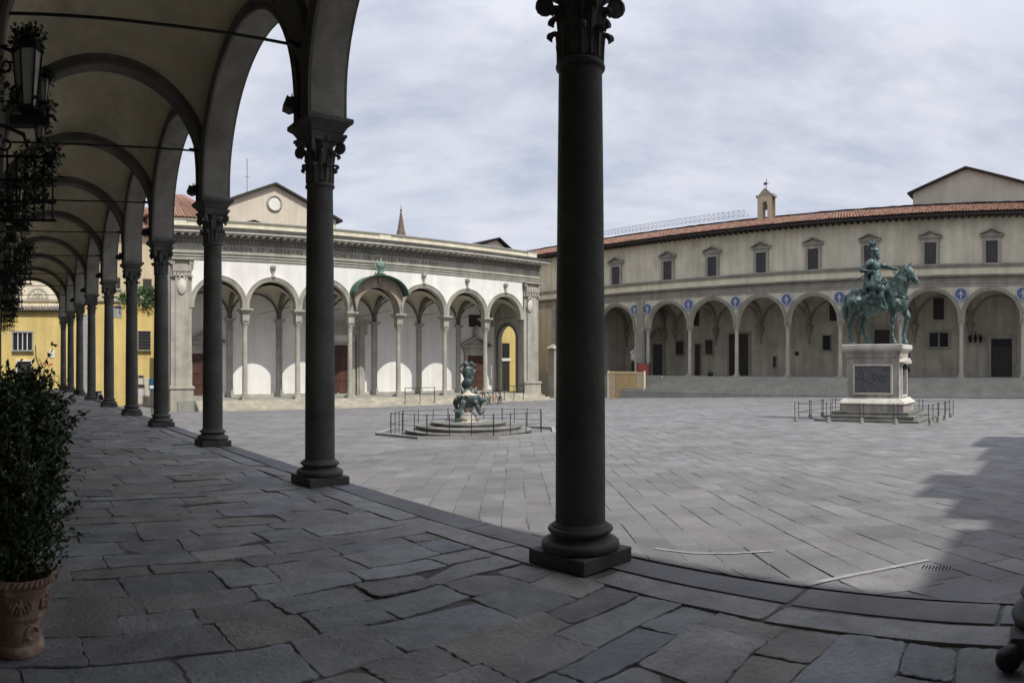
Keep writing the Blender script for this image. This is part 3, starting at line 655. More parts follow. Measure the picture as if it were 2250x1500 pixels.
# roundels with a swaddled child
def roundel(): 
    m = local(MB()); Q = lambda a, v, d: (d, a, v)
    m.lathe([(0.0, 0), (0.27, 0), (0.27, 0.02), (0.0, 0.025)], n=28, cap=False); m.v = [(-z, x, y) for x, y, z in m.v]; m.f = [tuple(reversed(f)) for f in m.f]
    return m
def roundel_parts(o):
    m = local(MB()); m.ring((-0.02, 0, 0), 0.29, 0.036, 'x', 28, 6); m.build('rim', 'glaze_white', o, smooth=60)
    v, f = surfnet([('c', (-0.03, 0, -0.2), (-0.05, 0, 0.03), 0.035, 0.055), ('e', (-0.05, 0, 0.125), (0.035, 0.042, 0.052)), ('c', (-0.05, 0.02, 0.05), (-0.05, 0.09, 0.02), 0.022, 0.017), ('c', (-0.05, -0.02, 0.05), (-0.05, -0.09, 0.02), 0.022, 0.017),
                    ('c', (-0.05, 0.09, 0.02), (-0.06, 0.12, -0.06), 0.018, 0.013), ('c', (-0.05, -0.09, 0.02), (-0.06, -0.12, -0.06), 0.018, 0.013)], 0.012, 0.02, 0.04)
    m = local(MB()); m.add(v, f); m.build('child_figure', 'glaze_white', o, smooth=60)
first = None; rz_ = FL + 3.79
for u in ucol[:-1] + [uleft[0] + 0.0, ucol[0] + 0.0, uleft[1]]:
    uu = u
    if u == ucol[0]: uu = ucol[0] - 0.05
    q = PI_(uu, rz_ if uu < ucol[0] - 0.06 else rz_ - 0.12, -0.115)
    if first is None:
        first = roundel().build('roundel', 'glaze_blue', HOS, q, smooth=40); roundel_parts(first)
    elif u == ucol[0] and uu != u and any(abs(o.location.y + worg(HOS).y - q[1] * H) < 0.05 for o in HOS.children if o.name.startswith('roundel')): pass
    else: c = copy_tree(first, HOS); c.location = Vector((q[0] * H, q[1] * H, q[2] * H)) - worg(HOS)
# inside of the colonnade
DB = 2.8
m = MB(); m.pbox(PI_, U0, 27.5, FL, ZE + 0.6, DB, DB + 0.3); m.build('back_wall', 'hospital_inner', HOS)
m = MB(); m.pbox(PI_, U0, 38, FL - 1.5, FL, -0.45, DB + 0.3); m.build('colonnade_floor', 'step_stone', HOS)
m = MB(); m.pbox(PI_, uleft[1] + 0.1, uleft[1] + 0.3, FL, ZE + 0.6, 0.1, DB); m.build('end_partition', 'hospital_inner', HOS)
for a, b in bays:
    hb = (b - a) / 2; n = 14; m = MB(); vs = []; ha = (DB - 0.1) / 2
    for j in range(n + 1):
        for k in range(n + 1):
            x = -ha + 2 * ha * k / n; y = -hb + 2 * hb * j / n; vs.append(PI_((a + b) / 2 + y, ZC + math.sqrt(max(0, 2 * hb * hb - (hb * x / ha) ** 2 - y * y)) * 0.98, 0.1 + ha + x))
    m.add(vs, [(j * (n + 1) + k, (j + 1) * (n + 1) + k, (j + 1) * (n + 1) + k + 1, j * (n + 1) + k + 1) for j in range(n) for k in range(n)]); m.build('vault', 'hospital_inner', HOS, smooth=60)
for u in ucol + uleft:
    m = MB()
    m.arch(lambda a, v, d, u=u: PI_(u + d, v, a), 0.1 + (DB - 0.1) / 2, ZC, [((DB - 0.1) / 2 - 0.1, -0.09), ((DB - 0.1) / 2 + 0.12, -0.09), ((DB - 0.1) / 2 + 0.12, 0.09), ((DB - 0.1) / 2 - 0.1, 0.09)], n=20); m.build('transverse_arch', 'church_dark', HOS, smooth=35)
    m = MB(); q = PI_(u, 0, DB - 0.02)
    m.lathe([(0.03, ZC - 0.95), (0.05, ZC - 0.9), (0.05, ZC - 0.6), (0.10, ZC - 0.5), (0.13, ZC - 0.32), (0.22, ZC - 0.08), (0.24, ZC)], (q[0], q[1], 0), 12); m.build('corbel', 'church_dark', HOS, smooth=40)
for a, b in bays:
    m = MB(); r = (b - a) / 2; m.arch(PI_, (a + b) / 2, ZC, [(r - 0.09, DB - 0.06), (r + 0.0, DB - 0.06), (r, DB + 0.01), (r - 0.09, DB + 0.01)], n=22); m.build('wall_arch', 'church_dark', HOS, smooth=35)
def hos_open(name, x0, x1, y0, y1, m_in, frame=0.0, mull=0, pane='glass_dark', parent=None):
    (ua, zb), (ub, zt) = pxI(x0, y1, DB), pxI(x1, y0, DB); u0, u1 = min(ua, ub), max(ua, ub); zb = max(zb, FL)
    m = MB(); m.pbox(PI_, u0, u1, zb, zt, DB - 0.03, DB + 0.02); o = m.build(name, m_in, HOS)
    if frame:
        m = MB()
        for q in ((u0 - frame, u0, zb, zt + frame), (u1, u1 + frame, zb, zt + frame), (u0, u1, zt, zt + frame)): m.pbox(PI_, *q, DB - 0.08, DB + 0.01)
        if zb > FL + 0.05: m.pbox(PI_, u0 - frame, u1 + frame, zb - frame, zb, DB - 0.09, DB + 0.01)
        m.build('frame', 'hospital_stone', o)
    if mull:
        m = MB(); um = (u0 + u1) / 2; m.pbox(PI_, um - 0.04, um + 0.04, zb, zt, DB - 0.06, DB - 0.02); m.build('mullion', 'hospital_stone', o)
    return o
hos_open('window', 1486, 1503, 749, 779, 'dark_wood', 0.05)
hos_open('window', 1551, 1567, 747, 778, 'dark_wood', 0.04)
hos_open('door', 1528, 1540, 756, 828, 'dark_wood', 0.05)
hos_open('door', 1603, 1646, 733, 828, 'dark_wood', 0.12)
hos_open('window', 1809, 1826, 737, 769, 'glass_dark', 0.05)
hos_open('door', 1922, 1956, 724, 828, 'dark_wood', 0.22)
hos_open('window', 2043, 2084, 731, 762, 'glass_dark', 0.1, 1)
hos_open('window', 2051, 2074, 655, 702, 'dark_wood')
hos_open('window', 1524, 1536, 662, 716, 'dark_wood')
hos_open('window', 1823, 1842, 652, 705, 'dark_wood')
o = hos_open('door', 2178, 2224, 744, 828, 'dark_wood', 0.2)
(ua, za), (ub, zb2) = pxI(2181, 760, DB), pxI(2221, 746, DB); m = MB(); m.pbox(PI_, ub, ua, za, zb2, DB - 0.05, DB - 0.02); m.build('transom_light', 'glass_dark', o)
hos_open('wall_plaque', 1747, 1755, 772, 781, 'dark_wood')
hos_open('notice_board', 1700, 1706, 783, 806, 'dark_wood', 0.03)
hos_open('notice_board', 1988, 1999, 760, 818, 'dark_wood')
o = hos_open('portal', 1436, 1457, 756, 828, 'shutter', 0.14)
(ua, za), (ub, zb2) = pxI(1428, 742, DB), pxI(1466, 742, DB); uc = (ua + ub) / 2; hw = (ua - ub) / 2
m = MB(); m.pbox(PI_, uc - hw, uc + hw, za - 0.1, za, DB - 0.2, DB)
for s_ in (-1, 1): m.prism([(uc + s_ * hw, za), (uc + s_ * hw, za + 0.08), (uc + s_ * 0.12, za + 0.42), (uc + s_ * 0.12, za + 0.34)], PI_, DB - 0.2, DB)
m.lathe([(0.05, 0), (0.09, 0.1), (0.06, 0.25), (0.09, 0.34), (0.03, 0.46)], PI_(uc, za + 0.2, DB - 0.12), 10); m.build('pediment', 'hospital_stone', o)
(uu, zz) = pxI(2143, 741, DB - 0.35); q = PI_(uu, zz, DB - 0.35)
m = MB(); m.tube([PI_(uu, zz + 0.22, DB), PI_(uu, zz + 0.28, DB - 0.3), q], 0.02, 6)
for s_ in (-1, 0, 1):
    c = PI_(uu + s_ * 0.26, zz - 0.1, DB - 0.35); m.lathe([(0.03, -0.16), (0.07, -0.1), (0.09, 0.06), (0.12, 0.1), (0.03, 0.2)], c, 8)
m.tube([PI_(uu - 0.3, zz + 0.12, DB - 0.35), PI_(uu + 0.3, zz + 0.12, DB - 0.35)], 0.015, 6); m.build('wall_lantern', 'iron', HOS, smooth=40)
# steps
m = MB()
for k in range(9): m.pbox(PI_, U0, 21.9 if k < 7 else 22.6 , -1.5, FL - 0.0935 * (k + 1) + 0.0935 - 0.001 * 0, -0.45 - 0.155 * (k + 1), -0.45 - 0.155 * k - 0.002)
m.build('entrance_steps', 'step_stone', HOS)
m = MB(); m.pbox(PI_, 21.95, 23.3, -1.5, FL - 0.004, -1.25, -0.455); m.pbox(PI_, 20.7, 21.95, -1.5, FL + 0.005, -0.75, -0.452); m.build('step_cheek', 'step_stone', HOS)
# roof: deep eave on rafters, barrel tiles
ZR = FL + 7.44
m = MB(); m.pbox(PI_, U0, U1, FL + 7.32, FL + 7.40, -0.62, 0.4)
for i in range(150):
    u = U0 + i * 0.31; m.pbox(PI_, u, u + 0.09, FL + 7.24, FL + 7.32, -0.55, -0.04)
m.build('eave', 'dark_wood', HOS)
def tile_roof(mb, P, u0, u1, pitch, rows, prof, seed=3):
    """courses of barrel tiles: prof(t) -> (depth, z) from eave (t=0) to ridge (t=1)"""
    R = random.Random(seed); n = int((u1 - u0) / pitch)
    for j in range(rows):
        d0, z0 = prof(j / rows); d1, z1 = prof((j + 1.12) / rows)
        for i in range(n):
            u = u0 + (i + 0.5) * pitch; w = pitch * 0.5; h = pitch * 0.38; k = R.uniform(0.62, 1.25); mb.tint((k, k * R.uniform(0.85, 1.12), k * R.uniform(0.8, 1.15), 1)); e = R.uniform(-0.01, 0.012)
            a = [(-w, 0), (-w * 0.6, h * 0.75), (0, h), (w * 0.6, h * 0.75), (w, 0)]
            mb.add([P(u + x, z0 + y + e + 0.02, d0) for x, y in a] + [P(u + x * 0.9, z1 + y * 0.9 + e, d1) for x, y in a], [(q_, q_ + 1, q_ + 6, q_ + 5) for q_ in range(4)] + [(4, 3, 2, 1, 0)])
m = MB(); tile_roof(m, PI_, U0, U1, 0.155, 14, lambda t: (-0.66 + 6.2 * t, ZR + 1.74 * t)); m.build('tiled_roof', 'roof_tile', HOS)
m = MB(); m.hexa([PI_(U0, ZR - 0.04, -0.64), PI_(U1, ZR - 0.04, -0.64), PI_(U0, ZR + 1.68, 5.55), PI_(U1, ZR + 1.68, 5.55), PI_(U0, ZR, -0.64), PI_(U1, ZR, -0.64), PI_(U0, ZR + 1.74, 5.55), PI_(U1, ZR + 1.74, 5.55)])
m.tube([PI_(U0 + i * 0.35, ZR + 1.81 + random.uniform(-0.015, 0.02), 5.55) for i in range(int((U1 - U0) / 0.35))], 0.09, 6); m.hexa([PI_(U0, ZR - 2, 5.5), PI_(U1, ZR - 2, 5.5), PI_(U0, ZR - 2.4, 11.5), PI_(U1, ZR - 2.4, 11.5), PI_(U0, ZR + 1.74, 5.5), PI_(U1, ZR + 1.74, 5.5), PI_(U0, ZR - 0.2, 11.5), PI_(U1, ZR - 0.2, 11.5)])
m.build('roof_ridge', 'roof_tile', HOS)
m = MB(); m.tint((1, 1, 1, 1)); m.pbox(PI_, U0, U1, -1.5, ZR - 2.2, DB + 0.3, 11); m.build('rear_block', 'cream_wall', HOS)

# ================================================================== CHURCH PORTICO (middle)
AL = rad(3.7); CA, SA = cos(AL), sin(AL)
def PC(u, v, d): return (u * CA + d * SA, 27.9 - u * SA + d * CA, v)
def uC(x, d=0.0):
    t = math.tan((x - 4) / 1500); return ((27.9 + d * CA) * t - d * SA) / (CA + t * SA)
def pxC(x, y, d=0.0):
    u = uC(x, d); X, Y, _ = PC(u, 0, d); return u, 1 + (803 - y) / 1500 * math.hypot(X, Y)
CF = -0.455
CH = thing('church_portico', (*PC(16, 0, 0)[:2], CF), 'white church portico with seven round arches, inscribed stone frieze and pale parapet', 'church')
cu = [uC(x) for x in (417, 538, 654, 769, 875, 977, 1066, 1144.6)]
RC = 0.115; first = None
for u in cu[1:-1]:
    if first is None:
        c = local(MB()); c.lathe([(RC * (1 - 0.12 * t ** 1.6), 0.27 + (2.98 - 0.27) * t) for t in [i / 8 for i in range(9)]], n=24, cap=False)
        first = c.build('column', 'church_stone', CH, PC(u, CF, 0), smooth=40)
        p = local(MB()); p.box(-0.2, 0.2, -0.2, 0.2, 0, 0.11); p.lathe([(r, z + 0.11) for r, z in base_prof(RC, 0.16)], n=24, cap=False); p.build('base', 'church_stone', first, smooth=40)
        k = capital_mb(RC * 0.88, 0.40, seg=16).build('capital', 'church_stone', first, smooth=45); k.location = (0, 0, 2.98 * H)
        p = local(MB()); p.box(-0.15, 0.15, -0.15, 0.15, 3.38, 3.66); p.sqlathe([(0.15, 3.66), (0.2, 3.7), (0.2, 3.74), (0.26, 3.77), (0.29, 3.8), (0.29, 3.865), (0.2, 3.875)]); p.build('dosseret', 'church_stone', first)
    else:
        c = copy_tree(first, CH); q = PC(u, CF, 0); c.location = Vector((q[0] * H, q[1] * H, q[2] * H)) - worg(CH)
CZ = CF + 3.875; CT = 5.43
m = MB()
for a, b in zip(cu[:-1], cu[1:]): m.arcade(PC, a, b, (b - a) / 2 - 0.15, CZ, CZ + 0.12, CT, -0.15, 0.15, n=28)
m.build('arcade_wall', 'church_white', CH, smooth=30)
for i, (a, b) in enumerate(zip(cu[:-1], cu[1:])):
    r = (b - a) / 2 - 0.15; m = MB(); uc = (a + b) / 2
    m.arch(PC, uc, CZ + 0.12, [(r - 0.003, 0.152), (r - 0.003, -0.18), (r + 0.05, -0.19), (r + 0.055, -0.205), (r + 0.11, -0.205), (r + 0.12, -0.215), (r + 0.15, -0.235), (r + 0.195, -0.235), (r + 0.195, -0.14), (r + 0.02, 0.152)], n=30, leg=0.12)
    o = m.build('archivolt', 'church_stone', CH, smooth=35)
    if i != 3:
        m = MB(); zt = CZ + r + 0.30
        m.lathe([(0.10, 0), (0.10, 0.04), (0.055, 0.08), (0.045, 0.26), (0.06, 0.3), (0.12, 0.36), (0.135, 0.43), (0.12, 0.5), (0.0, 0.53)], PC(uc, zt, -0.2), 10, False); m.build('keystone_bracket', 'church_stone', CH, smooth=40)
# giant end pilasters with capitals and shields
for ua, ub, xs_, ys_ in ((uC(374), cu[0] + 0.04, 400, 628), (cu[-1] + 0.05, uC(1178), 1166, 672)):
    uc = (ua + ub) / 2; hw = (ub - ua) / 2; zb = CF + 0.02
    m = MB(); m.pbox(PC, ua, ub, CF + 0.62, CT - 0.01, -0.19, 0.16); m.pbox(PC, uc - hw * 0.62, uc + hw * 0.62, CF + 0.62, CT - 0.01, -0.27, -0.18)
    o = m.build('giant_pilaster', 'church_stone', CH)
    m = MB(); m.pbox(PC, ua - 0.05, ub + 0.05, CF - 0.6, CF + 0.5, -0.33, 0.1); m.pbox(PC, ua - 0.1, ub + 0.1, CF + 0.5, CF + 0.57, -0.38, 0.1); m.pbox(PC, ua - 0.07, ub + 0.07, CF + 0.57, CF + 0.62, -0.34, 0.1); m.build('pedestal', 'church_stone', o)
    m = MB(); zc = CT - 0.72
    m.pbox(PC, ua - 0.03, ub + 0.03, zc - 0.05, zc, -0.3, 0.1)
    for j, (nn, zz, hh) in enumerate(((5, zc, 0.3), (6, zc + 0.17, 0.32))):
        for k in range(nn):
            a = uc - hw * 0.9 + 2 * hw * 0.9 * (k + 0.5) / nn; m.prism([(a - 0.06, zz), (a + 0.06, zz), (a + 0.075, zz + hh * 0.7), (a, zz + hh), (a - 0.075, zz + hh * 0.7)], PC, -0.33 - 0.03 * j, -0.2)
    for s_ in (-1, 1):
        cc = PC(uc + s_ * hw * 0.92, zc + 0.55, -0.32); m.ring(cc, 0.085, 0.035, 'y', 14, 6); m.ring((cc[0], cc[1], cc[2]), 0.03, 0.03, 'y', 8, 5)
    m.pbox(PC, ua - 0.09, ub + 0.09, zc + 0.65, zc + 0.71, -0.4, 0.1); m.build('capital', 'church_stone', o, smooth=40)
    uS, zS = pxC(xs_, ys_, -0.35); m = MB(); q = PC(uS, zS, -0.3)
    m.lathe([(0, -0.08), (0.12, -0.06), (0.19, 0), (0.12, 0.06), (0, 0.08)], (0, 0, 0), 16, False); m.v = [(q[0] + x, q[1] + z - 0.02, q[2] + y * 1.75) for x, y, z in m.v]; m.ring((q[0], q[1] - 0.02, q[2] + 0.36), 0.1, 0.03, 'y', 12, 5); m.build('shield', 'marble_edge', o, smooth=60)
ea, eb = uC(374) - 0.06, uC(1178) + 0.06
m = MB()
m.pbox(PC, ea, eb, CT, CT + 0.11, -0.20, 0.3); m.pbox(PC, ea, eb, CT + 0.11, CT + 0.23, -0.235, 0.3); m.pbox(PC, ea, eb, CT + 0.23, CT + 0.29, -0.28, 0.3); m.build('architrave', 'church_stone', CH)
m = MB(); m.pbox(PC, ea, eb, CT + 0.29, CT + 0.66, -0.19, 0.3); m.build('frieze', 'church_stone', CH)
m = MB(); m.pbox(PC, ea, eb, CT + 0.66, CT + 0.72, -0.24, 0.3)
nD = int((eb - ea) / 0.16)
for i in range(nD): u = ea + i * (eb - ea) / nD; m.pbox(PC, u, u + 0.085, CT + 0.72, CT + 0.82, -0.32, -0.2)
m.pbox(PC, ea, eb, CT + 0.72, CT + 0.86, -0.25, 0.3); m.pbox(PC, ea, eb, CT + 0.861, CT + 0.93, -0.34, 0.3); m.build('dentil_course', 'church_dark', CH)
m = MB(); nM = int((eb - ea) / 0.315)
for i in range(nM): u = ea + (i + 0.3) * (eb - ea) / nM; m.pbox(PC, u, u + 0.11, CT + 0.935, CT + 1.03, -0.62, -0.3)
m.pbox(PC, ea - 0.3, eb + 0.3, CT + 1.02, CT + 1.041, -0.64, 0.3); m.build('modillion_course', 'marble_edge', CH)
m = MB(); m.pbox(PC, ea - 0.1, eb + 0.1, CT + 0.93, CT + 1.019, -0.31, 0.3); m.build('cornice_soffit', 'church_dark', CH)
m = MB(); m.pbox(PC, ea - 0.35, eb + 0.35, CT + 1.04, CT + 1.11, -0.70, 0.3); m.build('corona', 'marble_edge', CH)
m = MB(); m.hexa([PC(u, v, d) for v, dd, e in ((CT + 1.11, -0.68, 0.36), (CT + 1.24, -0.82, 0.5)) for d in (dd, 0.3) for u in (ea - e, eb + e)]); m.build('cornice', 'church_stone', CH)
m = MB(); m.pbox(PC, ea + 0.1, eb - 0.1, CT + 1.24, CT + 1.62, -0.10, 0.25)
for u in (ea + 0.1, cu[0] + 0.25, (ea + eb) / 2, eb - 0.75): m.pbox(PC, u, u + 0.62, CT + 1.24, CT + 1.622, -0.14, 0.0)
m.build('parapet', 'parapet_cream', CH)
m = MB(); m.pbox(PC, ea + 0.05, eb - 0.05, CT + 1.622, CT + 1.67, -0.17, 0.3); m.build('parapet_coping', 'grey_trim', CH)
def text_part(body, u, z, size, d, parent, material='church_letter', P=PC, wide=1.0):
    c = bpy.data.curves.new('letters', 'FONT'); c.body = body; c.size = size * H; c.extrude = 0.008 * H; c.align_x = 'LEFT'; c.space_character = 1.25
    t = bpy.data.objects.new('tmp', c); COL.objects.link(t); bpy.context.view_layer.update()
    me = bpy.data.meshes.new_from_object(t.evaluated_get(bpy.context.evaluated_depsgraph_get())); bpy.data.objects.remove(t)
    m = MB(); m.add([P(u + v.co.x / H * wide, z + v.co.y / H, d - v.co.z / H) for v in me.vertices], [tuple(p.vertices) for p in me.polygons]); bpy.data.meshes.remove(me)
    return m.build('inscription', material, parent)
def inscription(body, x):
    u = pxC(x, 560, -0.2)[0]
    for w_ in body.split(): o = text_part(w_, u, CT + 0.37, 0.27, -0.197, CH); u = max(PCu(o)) + 0.22
def PCu(o): og = worg(o) / H; return [((v.co.x / H + og.x) - 0) * CA - ((v.co.y / H + og.y) - 27.9) * SA for v in o.data.vertices]
inscription('XANDER ET ROBERTVS', 492); inscription('CVS DECOR PROTECTIS DEI PARAE', 735)
# inside of the portico
PD = 2.45
m = MB(); m.pbox(PC, cu[0] - 0.6, cu[-1] + 0.35, CF, 5.8, PD, PD + 0.3); m.build('back_wall', 'church_white', CH)
m = MB(); m.pbox(PC, cu[0] - 0.5, cu[-1] + 0.1, CF, CF + 0.13, PD - 0.06, PD); m.build('wall_skirting', 'church_stone', CH)
m = MB(); m.pbox(PC, cu[0] - 0.45, cu[0] - 0.1, CF, 5.8, 0.17, PD); m.build('side_wall', 'church_white', CH)
m = MB(); m.pbox(PC, cu[0] - 0.6, eb, CF - 0.9, CF, -0.42, PD + 0.4); m.build('portico_floor', 'step_stone', CH)
m = MB()
for k in range(4): m.pbox(PC, cu[0] + 0.12, cu[-1] + 1.4 - 0.2 * (3 - k), -1.6, CF - 0.095 * (k) - 0.004 - 0.001, -0.42 - 0.19 * (k + 1), -0.42 - 0.19 * k - 0.002)
m.build('entrance_steps', 'hospital_column', CH)
m = MB(); m.pbox(PC, cu[0], cu[-1], 5.9, 6.0, 0.1, PD + 3); m.build('portico_roof', 'church_dark', CH)
for a, b in zip(cu[:-1], cu[1:]):
    hb = (b - a) / 2; n = 16; m = MB(); vs = []; ha = (PD - 0.12) / 2; z0 = CZ - 0.25
    for j in range(n + 1):
        for k in range(n + 1):
            x = -ha + 2 * ha * k / n; y = -hb + 2 * hb * j / n; vs.append(PC((a + b) / 2 + y, z0 + max(math.sqrt(max(0, hb * hb - y * y)), math.sqrt(max(0, hb * hb - (hb * x / ha) ** 2))) * 1.08, 0.12 + ha + x))
    m.add(vs, [(j * (n + 1) + k, (j + 1) * (n + 1) + k, (j + 1) * (n + 1) + k + 1, j * (n + 1) + k + 1) for j in range(n) for k in range(n)]); m.build('vault', 'church_vault', CH, smooth=50)
for u in cu[1:-1]:
    r = (PD - 0.12) / 2; m = MB()
    m.arch(lambda a, v, d, u=u: PC(u + d, v, a), 0.12 + r, CZ - 0.2, [(r - 0.1, -0.09), (r + 0.12, -0.09), (r + 0.12, 0.09), (r - 0.1, 0.09)], n=20); m.build('transverse_arch', 'arch_stone', CH, smooth=35)
    m = MB(); m.pbox(PC, u - 0.13, u + 0.13, CF, CZ - 0.75, PD - 0.1, PD); m.pbox(PC, u - 0.17, u + 0.17, CF, CF + 0.26, PD - 0.14, PD); m.pbox(PC, u - 0.15, u + 0.15, CZ - 0.75, CZ - 0.7, PD - 0.13, PD); m.pbox(PC, u - 0.13, u + 0.13, CZ - 0.7, CZ - 0.35, PD - 0.11, PD); m.pbox(PC, u - 0.24, u + 0.24, CZ - 0.35, CZ - 0.25, PD - 0.2, PD); m.build('wall_pilaster', 'church_stone', CH)
for a, b in zip(cu[:-1], cu[1:]):
    m = MB(); r = (b - a) / 2; m.arch(PC, (a + b) / 2, CZ - 0.25, [(r - 0.08, PD - 0.05), (r - 0.0, PD - 0.05), (r, PD + 0.01), (r - 0.08, PD + 0.01)], n=22); m.build('wall_arch', 'arch_stone', CH, smooth=35)
    m = MB(); m.tube([PC((a + b) / 2 + 0.75 * r, CZ + 0.15, 0.15), PC((a + b) / 2 + 0.2 * r, CZ - 0.02, PD)], 0.012, 5); m.build('tie_rod', 'iron', CH)
# portals in the back wall
def church_door(uc, hw, h, pediment=True, big=False):
    m = MB(); m.pbox(PC, uc - hw, uc + hw, CF, CF + h, PD - 0.05, PD + 0.05)
    o = m.build('door', 'wood_door', CH); p = MB()
    for j in range(2):
        for k in range(4): a = uc - hw + 0.06 + j * hw; p.pbox(PC, a, a + hw - 0.12, CF + 0.1 + k * h / 4, CF + h / 4 * (k + 1) - 0.02, PD - 0.075, PD - 0.04)
    p.build('door_panel', 'wood_door', o)
    p = MB(); f = 0.17
    for q in ((uc - hw - f, uc - hw, CF, CF + h + f), (uc + hw, uc + hw + f, CF, CF + h + f), (uc - hw, uc + hw, CF + h, CF + h + f)): p.pbox(PC, *q, PD - 0.14, PD + 0.02)
    if pediment:
        z = CF + h + f; p.pbox(PC, uc - hw - 0.25, uc + hw + 0.25, z, z + 0.28, PD - 0.1, PD); p.pbox(PC, uc - hw - 0.42, uc + hw + 0.42, z + 0.28, z + 0.36, PD - 0.28, PD)
        w = hw + 0.46
        for s_ in (-1, 1): p.prism([(uc + s_ * w, z + 0.36), (uc + s_ * w, z + 0.45), (uc, z + 0.92), (uc, z + 0.82)], PC, PD - 0.3, PD)
        p.prism([(uc - w * 0.85, z + 0.36), (uc + w * 0.85, z + 0.36), (uc, z + 0.8)], PC, PD - 0.1, PD)
    if big:
        for s_ in (-1, 1): a = uc + s_ * (hw + 0.45); p.pbox(PC, a - 0.22, a + 0.22, CF, CZ - 0.35, PD - 0.2, PD); p.pbox(PC, a - 0.12, a + 0.12, CF, CZ - 0.5, PD - 0.27, PD - 0.19)
        p.pbox(PC, uc - hw - 0.8, uc + hw + 0.8, CZ - 0.9, CZ - 0.3, PD - 0.22, PD); p.pbox(PC, uc - hw - 0.95, uc + hw + 0.95, CZ - 0.3, CZ - 0.2, PD - 0.36, PD)
    p.build('door_surround', 'church_stone', o); return o
church_door(uC(447, PD), 0.55, 2.0)
church_door(uC(742, PD), 0.72, 2.45, False, True)
church_door(uC(1043, PD), 0.55, 2.0)
m = MB(); q = PC(uC(1046, PD - 0.2), CZ - 0.45, PD - 0.25); m.pbox(PC, uC(1030, PD), uC(1062, PD), CZ - 0.3, CZ + 0.35, PD - 0.06, PD); m.build('painting', 'dark_wood', CH)
m = MB(); m.lathe([(0.05, 0), (0.13, 0.05), (0.11, 0.18), (0.16, 0.3), (0.07, 0.42), (0.10, 0.52), (0.0, 0.6)], (q[0], q[1], q[2] - 0.35), 10); m.build('bust', 'church_stone', CH, smooth=50)
# arch in the last bay through to the yellow cloister wing
uW = cu[-1] + 0.1
PW = lambda a, v, d: PC(uW + d, v, a)
m = MB(); m.arcade(PW, 0.16, PD, 0.78, CF, CF + 2.85, 5.8, 0, 0.25, n=24); m.build('side_wall', 'church_stone', CH, smooth=30)
m = MB(); m.arch(PW, (0.16 + PD) / 2, CF + 2.85, [(0.775, -0.02), (0.95, -0.02), (0.95, 0.01), (0.775, 0.01)], n=22, leg=2.85); m.build('passage_arch', 'arch_stone', CH, smooth=35)
CL = thing('cloister_wing', (27.3, 31.2, -1), 'ochre yellow wing glimpsed through the last arch of the portico', 'building')
m = MB(); m.box(23.5, 29.2, 31.2, 33, -1.4, 4.9); m.build('wall', 'yellow_wall', CL)
def clb(name, x0, x1, y0, y1, material, pr=0.03):
    a, b = at(x0, y1, Y=31.2), at(x1, y0, Y=31.2); m = MB(); m.box(a[0], b[0], 31.2 - pr, 31.22, a[2], b[2]); return m.build(name, material, CL)
clb('door', 1103, 1119, 794, 862, 'dark_wood'); clb('transom_light', 1103, 1119, 754, 786, 'glass_dark'); clb('transom', 1101, 1121, 787, 793, 'white_trim', 0.08)
# middle bay: frescoed front under a green copper canopy with a finial
uc = (cu[3] + cu[4]) / 2; hw = (cu[4] - cu[3]) / 2; r = hw - 0.15; zb = CZ + 0.02
m = MB(); n = 24
def canopy_pt(t, R): return (uc - R * cos(t), zb + 0.42 + (R * 0.98) * sin(t))
q = []
for i in range(n + 1):
    t = PI * i / n; q.append((uc - (r + 0.004) * cos(t), zb + (r + 0.004) * sin(t)))
top = [(uc - (hw + 0.02), zb + 0.75)] + [(uc - (hw + 0.02) * cos(PI * i / n), zb + 0.75 + 0.86 * sin(PI * i / n)) for i in range(1, n)] + [(uc + hw + 0.02, zb + 0.75)]
for d0, d1 in ((-0.42, -0.25),):
    vs = [PC(u, v, d) for d in (d0, d1) for u, v in q + top]; k = n + 1
    m.add(vs, [(i, i + 1, k + i + 1, k + i) for i in range(n)] + [(2 * k + k + i, 2 * k + k + i + 1, 2 * k + i + 1, 2 * k + i) for i in range(n)] + [(2 * k + i, 2 * k + i + 1, i + 1, i) for i in range(n)] + [(k + i, k + i + 1, 3 * k + i + 1, 3 * k + i) for i in range(n)])
m.build('fresco_front', 'fresco', CH, smooth=30)
m = MB(); R = hw + 0.02
for i in range(n):
    a, b = PI * i / n, PI * (i + 1) / n
    f = lambda t, e, g: (uc - (R + e) * cos(t), zb + 0.75 + (0.86 + g) * sin(t))
    p0, p1, p2, p3 = f(a, 0.05, 0.0), f(b, 0.05, 0.0), f(a, 0.085, 0.035), f(b, 0.085, 0.035)
    m.hexa([PC(*p0, -0.85), PC(*p1, -0.85), PC(*p0, -0.16), PC(*p1, -0.16), PC(*p2, -0.85), PC(*p3, -0.85), PC(*p2, -0.16), PC(*p3, -0.16)])
m.build('copper_canopy', 'copper_green', CH, smooth=30)
m = MB(); zt = zb + 0.75 + 0.93
m.lathe([(0.2, 0), (0.24, 0.03), (0.1, 0.07), (0.07, 0.16), (0.16, 0.3), (0.2, 0.42), (0.12, 0.55), (0.05, 0.62), (0.03, 0.75)], PC(uc, zt - 0.02, -0.6), 12)
for s_ in (-1, 1): m.tube([PC(uc + s_ * 0.05, zt + 0.1, -0.6), PC(uc + s_ * 0.3, zt + 0.3, -0.6), PC(uc + s_ * 0.26, zt + 0.56, -0.6), PC(uc + s_ * 0.18, zt + 0.5, -0.6)], [0.05, 0.05, 0.035, 0.02], 6)
m.build('canopy_finial', 'copper_pale', CH, smooth=50)
